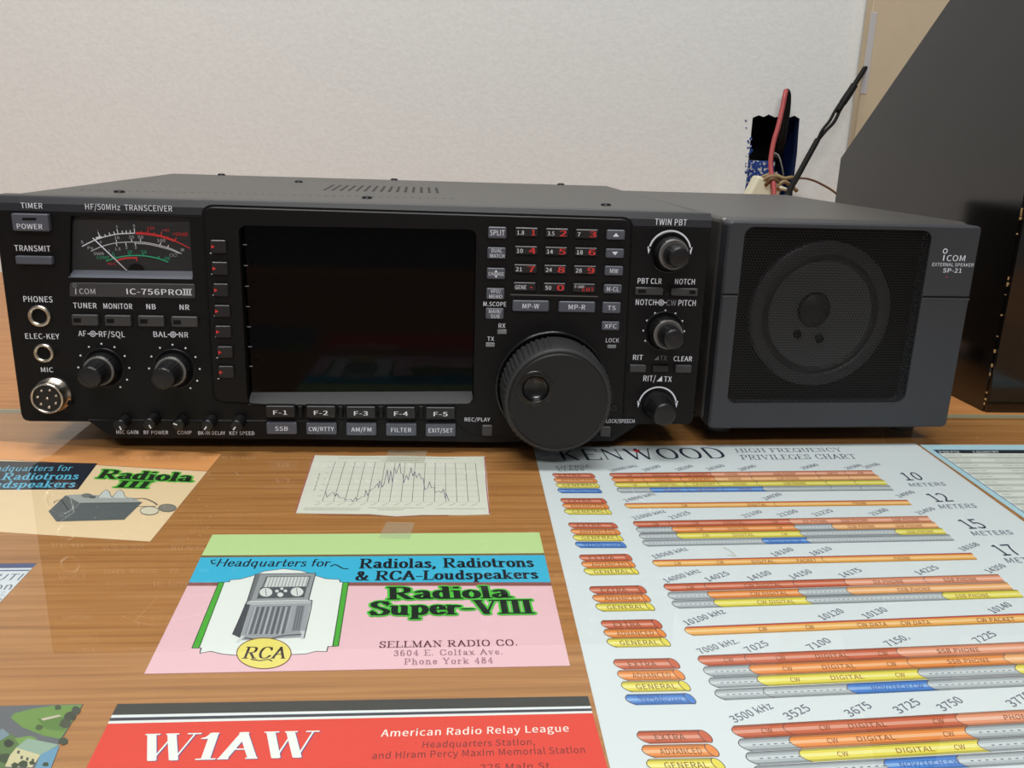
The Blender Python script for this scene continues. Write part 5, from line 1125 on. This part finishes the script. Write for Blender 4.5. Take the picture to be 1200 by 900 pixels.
def photo_card():
    a = flat(97.5, 825); p = Paper(world_quad=[(a[0]-138, a[1]), (a[0], a[1]), (a[0]+.8, a[1]-89), (a[0]-137.2, a[1]-89)], col=(100, 100, 106))
    Z = lambda L: [(x/3.4615, 640+y/3.4615) for x, y in L]
    p.poly(Z([(-200, 720), (-60, 720), (40, 760), (90, 790), (110, 800), (60, 830), (20, 900), (-200, 900)]), (92, 116, 66))
    p.poly(Z([(42, 695), (60, 678), (130, 660), (225, 646), (334, 643), (300, 700), (245, 782), (180, 770), (90, 735)]), (110, 142, 70)); p.poly(Z([(150, 700), (230, 690), (290, 700), (260, 750), (190, 745)]), (92, 124, 60))
    p.poly(Z([(165, 700), (240, 684), (250, 690), (175, 708)]), (196, 180, 164)); p.poly(Z([(60, 780), (120, 770), (150, 780), (90, 820)]), (116, 150, 72))
    rnd = random.Random(8)
    def tree(cx, cy, r, c):
        q = [(cx+r*rnd.uniform(.7, 1.15)*math.cos(t), cy+r*.75*rnd.uniform(.7, 1.15)*math.sin(t)) for t in np.linspace(0, 2*math.pi, 12)[:-1]]; p.poly(Z(q), c)
    for cx, cy, r, c in ((285, 690, 30, (62, 64, 52)), (265, 720, 26, (74, 76, 60)), (310, 665, 22, (70, 72, 62)), (235, 655, 16, (70, 80, 56)), (160, 735, 18, (72, 92, 50)), (255, 790, 20, (62, 70, 56)), (20, 860, 30, (58, 72, 48)), (-40, 820, 40, (56, 66, 46)), (35, 800, 22, (46, 54, 40))): tree(cx, cy, r, c)
    p.poly(Z([(-30, 770), (10, 740), (40, 765), (0, 790), (-30, 800)]), (120, 138, 150)); p.poly(Z([(40, 850), (66, 818), (165, 846), (130, 898), (20, 895)]), (204, 192, 152)); p.poly(Z([(64, 818), (112, 780), (240, 806), (165, 848)]), (146, 166, 150)); p.poly(Z([(165, 846), (242, 808), (205, 905), (140, 905)]), (104, 148, 178))
    for q in ((72, 828), (85, 850), (108, 856), (130, 862)): p.poly(Z([q, (q[0]+10, q[1]+3), (q[0]+6, q[1]+16), (q[0]-4, q[1]+13)]), (84, 84, 80))
    for cx, cy, r in ((95, 885, 20), (60, 890, 16), (130, 880, 14), (185, 885, 13), (20, 920, 30), (120, 920, 24)): tree(cx, cy, r, (60, 70, 48))
    p.done('photo_card', 'aerial photo card of a house and green lawn in the near left corner', 'card')
photo_card()

def frequency_chart():
    a, b = flat(625, 523.5), flat(715, 900); c = flat(1072.5, 519.5)
    x0, x1, y1 = 254.8, (flat(1072.5, 519.5)[0]+flat(1200, 611.5)[0])/2, (a[1]+c[1])/2
    TLp, BLp = a, a+(b-a)*1.16
    TRp = c; BRp = c+(flat(1200, 611.5)-c)/ (c[1]-flat(1200, 611.5)[1])*(c[1]-BLp[1])
    p = Paper(world_quad=[tuple(TLp), tuple(TRp), tuple(BRp), tuple(BLp)], col=(214, 217, 222))
    INFO.append(('chart', TLp, TRp, BRp, BLp))
    navy = (40, 42, 66); Z0 = p.z; p.lay = lambda d=0: None
    def lv(k): p.z = Z0+.008*k
    lv(1)
    # maker's lettering
    V, F = pen_unit('KENWOOD', pw=.15, ph=.06, serif=False, gap=.06)
    V = V.copy(); p.unit((V, F), (657, 539.4), (854, 536.6), (650.5, 527.2), navy)
    p.poly([(740.5, 527.2), (750.5, 527), (746.5, 530.8)], (196, 44, 50))
    p.serif('HIGH FREQUENCY', (863, 530.2), (988, 529), (860, 526), (60, 64, 90), pw=.14, ph=.06, gap=.1); p.serif('PRIVILEGES CHART', (869.5, 538.6), (1005, 537.4), (866.5, 533.4), (60, 64, 90), pw=.14, ph=.06, gap=.1)
    p.text('LICENSE', (652.8, 549), (691.5, 547.6), (651.6, 546), (70, 72, 84), .01); p.text('CLASS', (654.5, 552.6), (685, 551.4), (653.4, 549.8), (70, 72, 84), .01)
    RED, RED2, ORG, ORG2, YEL, GRY, BLU, ORS = (200, 98, 68), (224, 144, 112), (230, 138, 70), (236, 168, 110), (226, 208, 84), (172, 175, 182), (78, 128, 204), (232, 166, 84)
    hi = lambda c: tuple(int(k+(255-k)*.35) for k in c); lo = lambda c: tuple(int(k*.8) for k in c)
    edge = (84, 64, 70)
    def bar(L, R, th, segs, top=None, row=0):
        """L,R: pixel ends of the bar's middle line; th: thickness in px; segs: (x_end, colour)"""
        n = len(segs); x = L[0]
        def q(xx, f): 
            t = (xx-L[0])/(R[0]-L[0]); yy = L[1]+(R[1]-L[1])*t; sh = .9*th*f
            return (xx+sh, yy+f*th)
        bul = lambda x_, sg: [(q(x_, f)[0]+sg*th*.55*(1-(2*f)**2), q(x_, f)[1]) for f in np.linspace(-.5, .5, 7)]
        for i, (xe, col) in enumerate(segs):
            last = i == n-1
            left = bul(x, -1); right = bul(xe, -1) if not last else [q(xe, f) for f in np.linspace(-.5, .5, 7)]
            B0 = 1+(row % 4)*4+(2 if i % 2 else 0)*0; lv(B0); p.poly(left+right[::-1], col); lv(B0+1)
            tp, bt = -.5, .5
            s = lambda f0, f1, cc: p.poly([(left_at(left, f0)), left_at(right, f0), left_at(right, f1), left_at(left, f1)], cc)
            def left_at(Lk, f): t = (f+.5)*6; i0 = min(int(t), 5); return lerp(Lk[i0], Lk[i0+1], t-i0)
            s(-.5, -.32, lo(col) if not top else top); s(-.12, .14, hi(col)); s(.34, .5, lo(col))
            lv(B0+2); p.line(left, .22, edge); lv(B0+3)
            if col == GRY:
                m = max(2, int((xe-x)/ (th*.62))); p.lay()
                for k in range(m):
                    xx = x+th*.5+(xe-x-th*.6)*k/m; p.line([q(xx, .02), q(xx+th*.2, .02)], .35, (86, 90, 110), lay=False)
            x = xe
        lv(B0+3); p.line([q(L[0], -.5), q(R[0], -.5)], .2, edge)
    def cap(x, y, th, col):
        p.poly([(x-th*.3+th*.5*math.cos(t)*.8+.45*th*math.sin(t)*.9, y+th*.5*math.sin(t)) for t in np.linspace(0, 6.283, 14)[:-1]], lo(col))
    def rows(data, th):
        for k, (L, R, segs) in enumerate(data): bar(L, R, th, segs, row=k)
    rows([((718, 557.2), (1024, 554), [(755, RED), (797, RED), (836, RED), (881, RED2), (959, RED2), (993, RED2), (1024, RED2)]), ((720.6, 562.8), (1031, 559.6), [(757, ORG), (801, ORG), (840, ORG), (884, ORG2), (963, ORG2), (998, ORG2), (1031, ORG2)]),
          ((723.6, 568.6), (1038, 565.6), [(762, YEL), (806, YEL), (845, YEL), (890, YEL), (971, YEL), (1005, YEL), (1038, YEL)]), ((726.6, 574.8), (1045, 572), [(765, GRY), (809, BLU), (850, BLU), (897, BLU), (977, GRY), (1012, GRY), (1045, GRY)])], 5.6)
    bar((736, 593), (1066, 589), 6.2, [(911, ORS), (1066, ORS)], (190, 84, 70))
    rows([((746.4, 614.4), (1090, 608.3), [(788, RED), (929, RED), (1090, RED2)]), ((750, 621.6), (1098, 615.3), [(791.6, GRY), (935, ORG), (979, GRY), (1098, ORG2)]), ((753.6, 629), (1106.7, 622.6), [(797, GRY), (941.6, YEL), (1053, GRY), (1106.7, YEL)]), ((757.4, 637), (1115.5, 630.2), [(897, GRY), (949, BLU), (1115.5, GRY)])], 7)
    bar((769.6, 660.4), (1142, 652), 8, [(968, ORS), (1142, ORS)], (190, 84, 70))
    rows([((783.5, 688.8), (1173.7, 677.5), [(831, RED), (935, RED), (995, RED), (1088, RED2), (1173.7, RED2)]), ((788.3, 698.8), (1184, 687), [(834.5, GRY), (941, ORG), (997.5, GRY), (1184, ORG2)]), ((793.3, 708.8), (1196, 696), [(842, GRY), (950, YEL), (1109.5, GRY), (1196, YEL)])], 9)
    bar((809, 740), (1270, 721.5), 10.4, [(1270, ORS)], (190, 84, 70))
    rows([((825.6, 774.6), (1290, 755), [(880, RED), (1058, RED), (1290, RED2)]), ((832, 787.4), (1300, 767.5), [(885.4, GRY), (1070.5, ORG), (1183.6, ORG), (1300, ORG2)]), ((838.5, 800.6), (1310, 780), [(894.8, GRY), (1083, YEL), (1197, GRY), (1310, YEL)]), ((845.4, 814.6), (1320, 793), [(902, GRY), (1000, GRY), (1094, BLU), (1320, GRY)])], 12.2)
    rows([((866.7, 858), (1320, 832.8), [(927, RED), (1129, RED), (1320, RED2)]), ((874.6, 873.4), (1330, 848), [(934, GRY), (1140, ORG), (1330, GRY)]), ((883.3, 889.4), (1340, 863), [(945.5, GRY), (1154.5, YEL), (1340, GRY)]), ((892.6, 905.6), (1350, 880), [(1045, GRY), (1130, BLU), (1350, GRY)])], 14.6)
    # licence pills
    def pill(x0, y, x1, th, col, txt, k=0):
        xx = x1-th*.5
        bar((x0, y), (xx, y-(.0 if th < 8 else .018*(x1-x0))), th, [(xx, col)], row=k); lv(4+4*k)
        yy = y-(.0 if th < 8 else .018*(x1-x0)); lv(3.4+4*k); p.poly([(xx+th*.42*math.cos(t)+.4*th*math.sin(t), yy+th*.5*math.sin(t)) for t in np.linspace(0, 6.283, 15)[:-1]], col); lv(4+4*k); p.line([(xx+th*.42*math.cos(t)+.4*th*math.sin(t), yy+th*.5*math.sin(t)) for t in np.linspace(0, 6.283, 15)], .25, edge)
        h = th*.5; a0 = x0+th*.9; a1 = a0+(xx-x0-th*1.6)*(1.0 if len(txt) > 6 else .75)
        if txt == 'TECHNICIAN' and th > 6.5:
            p.text('NOVICE/', (a0-th*.25, y-h*.02), (a0+(a1-a0)*.55, y-h*.1), (a0-th*.4, y-h*.75), (50, 76, 150), .004); y += th*.12; h *= .8
        p.text(txt, (a0, y+h*.5), (a1, y+h*.5-.018*(a1-a0)), (a0-h*.45, y-h*.5), (118, 70, 44) if col != BLU else (50, 76, 150), .006)
    TX = ['EXTRA', 'ADVANCED', 'GENERAL', 'TECHNICIAN']; CC = [RED, ORG, YEL, BLU]
    for th, L in ((5.4, [(651, 557.4, 697), (652.6, 563.2, 699.6), (655, 569.2, 702.4), (657, 575.4, 705)]), (6.4, [(661, 587.2, 710.6), (663.4, 593.4, 713.4), (665.4, 600, 716.4)]), (7, [(670.6, 616, 723.4), (673.4, 623.4, 726.6), (676, 630.8, 730), (678.6, 638.8, 733.4)]), (8, [(684, 654.2, 740.4), (686.6, 662.2, 744), (689.4, 670.4, 748)]), (9.4, [(696.8, 692, 757), (700.5, 702, 761.8), (704, 712.2, 766.6)]), (10.5, [(711, 732.4, 775.3), (714.2, 742.8, 779.8), (718, 753.8, 785)]), (12.2, [(726.7, 778.8, 796), (731.3, 792, 802), (735.8, 805.2, 808.3), (740.6, 820.4, 814.6)]), (14.8, [(755.8, 864.4, 834), (761.5, 881, 841.7), (767, 897.6, 849)])):
        for k, (a0, y, a1) in enumerate(L): pill(a0, y, a1, th, CC[k], TX[k], k)
    # frequency figures
    fr = [('28000 kHz', 717, 553, 748, 546.8), ('28100', 756, 552.6, 775, 547.2), ('28200', 795, 552, 813, 547), ('28300', 831, 551.5, 850, 546.5), ('28500', 869, 552, 887, 547), ('29000', 942, 550.4, 960, 545.6), ('29300', 994, 550.6, 1011, 546), ('29700', 1016, 549.4, 1032, 544.6),
          ('24890 kHz', 734, 588.4, 769, 580), ('24930', 898, 586.4, 917, 580), ('24990', 1055, 583.4, 1073, 577.4), ('21000 kHz', 744, 609.4, 781, 600.4), ('21025', 787.6, 608.8, 810, 602), ('21100', 873.4, 607, 894, 600.6), ('21200', 915, 606, 936, 600), ('21225', 956.4, 605.4, 977, 599.4), ('21300', 1023.6, 604.4, 1042, 598.4), ('21450', 1078, 603.4, 1097, 597),
          ('18068 kHz', 768, 655, 807, 644.8), ('18100', 908.6, 652.4, 931, 645), ('18110', 954, 651.4, 976, 644), ('18168', 1129.7, 646, 1149, 639), ('14000 kHz', 782, 683.2, 822, 670.6), ('14025', 831, 681.8, 856, 673.4), ('14100', 881, 680.6, 905, 672.6), ('14150', 930, 678.8, 952.6, 671.2), ('14175', 988.7, 677, 1011, 669.4), ('14225', 1078, 674, 1101, 666.4), ('14350', 1161, 672, 1180, 664),
          ('10100 kHz', 806, 733.2, 851, 718.6), ('10120', 965.5, 727, 990, 717.6), ('10130', 1016.7, 725.2, 1041, 716), ('10140', 1165.5, 719, 1187, 710), ('7000 kHz.', 822, 766.8, 867, 753.4), ('7025', 878, 765, 902, 756), ('7100', 951.7, 762, 975, 752.4), ('7150.', 1043, 758, 1067, 748.6), ('7225', 1147.5, 754, 1169, 744.6),
          ('3500 kHz', 861.5, 847.4, 907, 830), ('3525', 925, 844, 951, 832), ('3675', 997, 840.6, 1023, 829), ('3725', 1054.6, 836.8, 1080, 825), ('3750', 1106, 834, 1130, 822.6), ('3775', 1188, 829, 1212, 817)]
    lv(18)
    for t, xa, ya, xb, yb in fr: p.text_mm(t, (xa, ya), (xb, yb), 2.9, (100, 102, 122), .002)
    # words inside the bars
    wd = [('CW', 738, 557.4, .5), ('DIGITAL', 776, 557, .5), ('CW PACKET', 817, 556.6, .5), ('PHONE', 858, 556, .5), ('SSB PHONE', 920, 555.4, .5), ('SATS', 976, 554.8, .5), ('FM', 1009, 554.4, .5), ('CW', 740, 562.8, .5), ('DIGITAL', 779, 562.4, .5), ('CW PACKET', 821, 562, .5), ('PHONE', 862, 561.6, .5), ('SSB PHONE', 924, 561, .5), ('CW', 744, 568.6, .5), ('DIGITAL', 784, 568.2, .5), ('CW PACKET', 826, 567.8, .5), ('PHONE', 868, 567.4, .5), ('SSB PHONE', 932, 566.8, .5), ('DIGITAL', 789, 574.4, .5), ('CW PACKET', 830, 574, .5), ('PHONE', 874, 573.6, .5),
          ('CW', 803, 592.6, .55), ('DIGITAL', 888, 591.6, .55), ('PHONE', 1008, 590, .55), ('CW', 769, 614.2, .6), ('CW', 816, 613.4, .6), ('DIGITAL', 861, 612.6, .6), ('CW', 909, 611.8, .6), ('DX PHONE', 956, 611, .6), ('SSB PHONE', 1002, 610.2, .6), ('SSB PHONE', 1062, 609.2, .6), ('CW', 821, 620.4, .6), ('DIGITAL', 866, 619.6, .6), ('CW', 914, 618.8, .6), ('SSB PHONE', 1010, 617.2, .6), ('SSB PHONE', 1066, 616.4, .6), ('CW', 828, 627.8, .6), ('DIGITAL', 872, 627, .6), ('CW', 920, 626.2, .6), ('SSB PHONE', 1079, 623.4, .6), ('NOV/TECH CW', 921, 634.2, .6),
          ('CW', 795, 660.4, .65), ('CW', 845, 659.2, .65), ('DIGITAL', 895, 658.2, .65), ('PACKET', 946, 657, .65), ('PHONE', 1058, 654.4, .65), ('CW', 810, 688.4, .75), ('CW DIGITAL', 895, 686, .75), ('DX PHONE', 1042, 682, .75), ('SSB PHONE', 1126, 679.4, .75), ('CW DIGITAL', 902, 695.8, .75), ('SSB PHONE', 1072, 691, .75), ('CW DIGITAL', 910, 705.6, .75), ('SSB PHONE', 1140, 698.4, .75),
          ('CW', 895, 737.4, .85), ('CW', 950, 735.2, .85), ('CW DATA', 1023, 732.2, .85), ('CW DATA', 1074, 730.2, .85), ('CW PACKET', 1168, 726.4, .85), ('CW', 855, 773.6, .95), ('CW', 916, 771.2, .95), ('DIGITAL', 976, 768.8, .95), ('CW', 1036, 766.2, .95), ('SSB PHONE', 1124, 762.6, .95), ('CW', 924, 783.8, .95), ('DIGITAL', 984, 781.4, .95), ('CW', 1046, 778.6, .95), ('SSB PHONE', 1136, 774.8, .95), ('CW', 933, 796.8, .95), ('DIGITAL', 994, 794, .95), ('CW', 1056, 791.4, .95), ('NOV/TECH CW', 1053, 805.4, .95),
          ('CW', 900, 856.4, 1.1), ('CW', 968, 852.8, 1.1), ('DIGITAL', 1018, 850, 1.1), ('CW', 1101, 845.4, 1.1), ('PHONE', 1194, 840.4, 1.1), ('CW', 977, 868.2, 1.1), ('DIGITAL', 1028, 865.4, 1.1), ('CW', 1113, 860.6, 1.1), ('CW', 989, 884, 1.1), ('DIGITAL', 1074, 879, 1.1), ('CW', 1126, 876, 1.1), ('NOV/TECH CW', 1091, 894.8, 1.1)]
    for t, xc, yc, s in wd:
        w_ = len(t)*5.8*s; h = 5.2*s; sl = .02 if yc < 640 else (.03 if yc < 750 else (.042 if yc < 830 else .055))
        p.text(t, (xc-w_/2, yc+h/2+sl*w_/2), (xc+w_/2, yc+h/2-sl*w_/2), (xc-w_/2-h*.5, yc-h/2+sl*w_/2), (150, 84, 50) if not t.startswith('NOV') else (50, 76, 150), 0)
    big = (58, 60, 84)
    for t, bl, br, tl in (('10', (1063, 563.2), (1083.5, 562.4), (1053, 554.4)), ('12', (1097.5, 588.4), (1118.5, 587.6), (1083, 579)), ('15', (1136.7, 620), (1158.5, 619), (1120, 609.4)), ('17', (1176.7, 651.4), (1199, 650.2), (1159, 639.2))): p.text(t, bl, br, tl, big, 0)
    for bl, br, tl in (((1067.5, 570.4), (1109.5, 569.2), (1064, 566.6)), ((1102.5, 596.4), (1145.5, 595), (1098.8, 591.8)), ((1141.7, 628), (1188.5, 626.4), (1136.6, 623)), ((1181.5, 660), (1233, 658), (1176, 654.4))): p.text('METERS', bl, br, tl, (126, 128, 146), 0)
    # stain
    p.line(crom([lerp((0, 0), (1, 1), 0) and (848, 642), (856, 646), (862, 652), (853, 650)], 3), .5, (206, 200, 184))
    p.done('frequency_chart', 'large white frequency chart with rows of coloured bars at the right', 'chart')
frequency_chart()

def country_list():
    TL = flat(1077.5, 521); L2 = flat(1200, 607); d = (L2-TL)/(TL[1]-L2[1])
    BL = TL+d*230; p = Paper(world_quad=[tuple(TL), (TL[0]+150, TL[1]+.5), (BL[0]+150, BL[1]), tuple(BL)], col=(178, 208, 222))
    a = flat(1094.5, 527.3); W = lambda u, v: (a[0]+u+d[0]*v, a[1]-v)
    p.poly([W(-.5, -.4), W(140, -.4), W(140, 218), W(-.5, 218)], (70, 110, 160), True); p.poly([W(0, 0), W(140, 0), W(140, 218), W(0, 218)], (222, 222, 216), True)
    p.poly([W(0, 0), W(140, 0), W(140, 5.2), W(0, 5.2)], (34, 36, 42), True)
    p.text('PREFIX', (1101.5, 531), (1125.5, 530.8), (1099.5, 528.6), (220, 222, 226), .02); p.text('COUNTRY', (1141.5, 531), (1172, 530.8), (1139, 528.6), (220, 222, 226), .02)
    rnd = random.Random(2); p.lay()
    for k in range(27):
        v = 6.4+7.6*k
        p.poly([W(0, v+3.6), W(140, v+3.6), W(140, v+7), W(0, v+7)], (196, 195, 190), True)
    p.lay()
    for k in range(54):
        v = 8+3.8*k
        for u0, u1 in ((2, 12), (26, 62), (88, 104)):
            u = u0
            while u < u1-rnd.uniform(0, 8):
                e = u+rnd.uniform(2, 6); p.line([W(u, v), W(min(e, u1), v)], .7, (172, 172, 170), True, False); u = e+1.2
    p.done('country_list', 'light blue bordered list with black heading row, at the far right edge', 'chart')
country_list()

def tape(q, label):
    L = [tuple(flat(*k)) for k in q]; mb = MB(); mb.plate(L, PAPER+.18, PAPER+.21, K_TAPE, axis='z'); c = np.mean(np.array(L), 0)
    o = mb.build('sticky_tape', None, (c[0], c[1], PAPER+.2)); tag(o, label, 'tape', 'clear tape strips under the glass')
tape([(453, 612), (486, 613), (480, 632), (443, 631)], 'clear tape strip on the top edge of the green and pink card')
tape([(455, 528), (501, 528.5), (497, 543), (452, 542)], 'clear tape strip on the top edge of the line graph card')
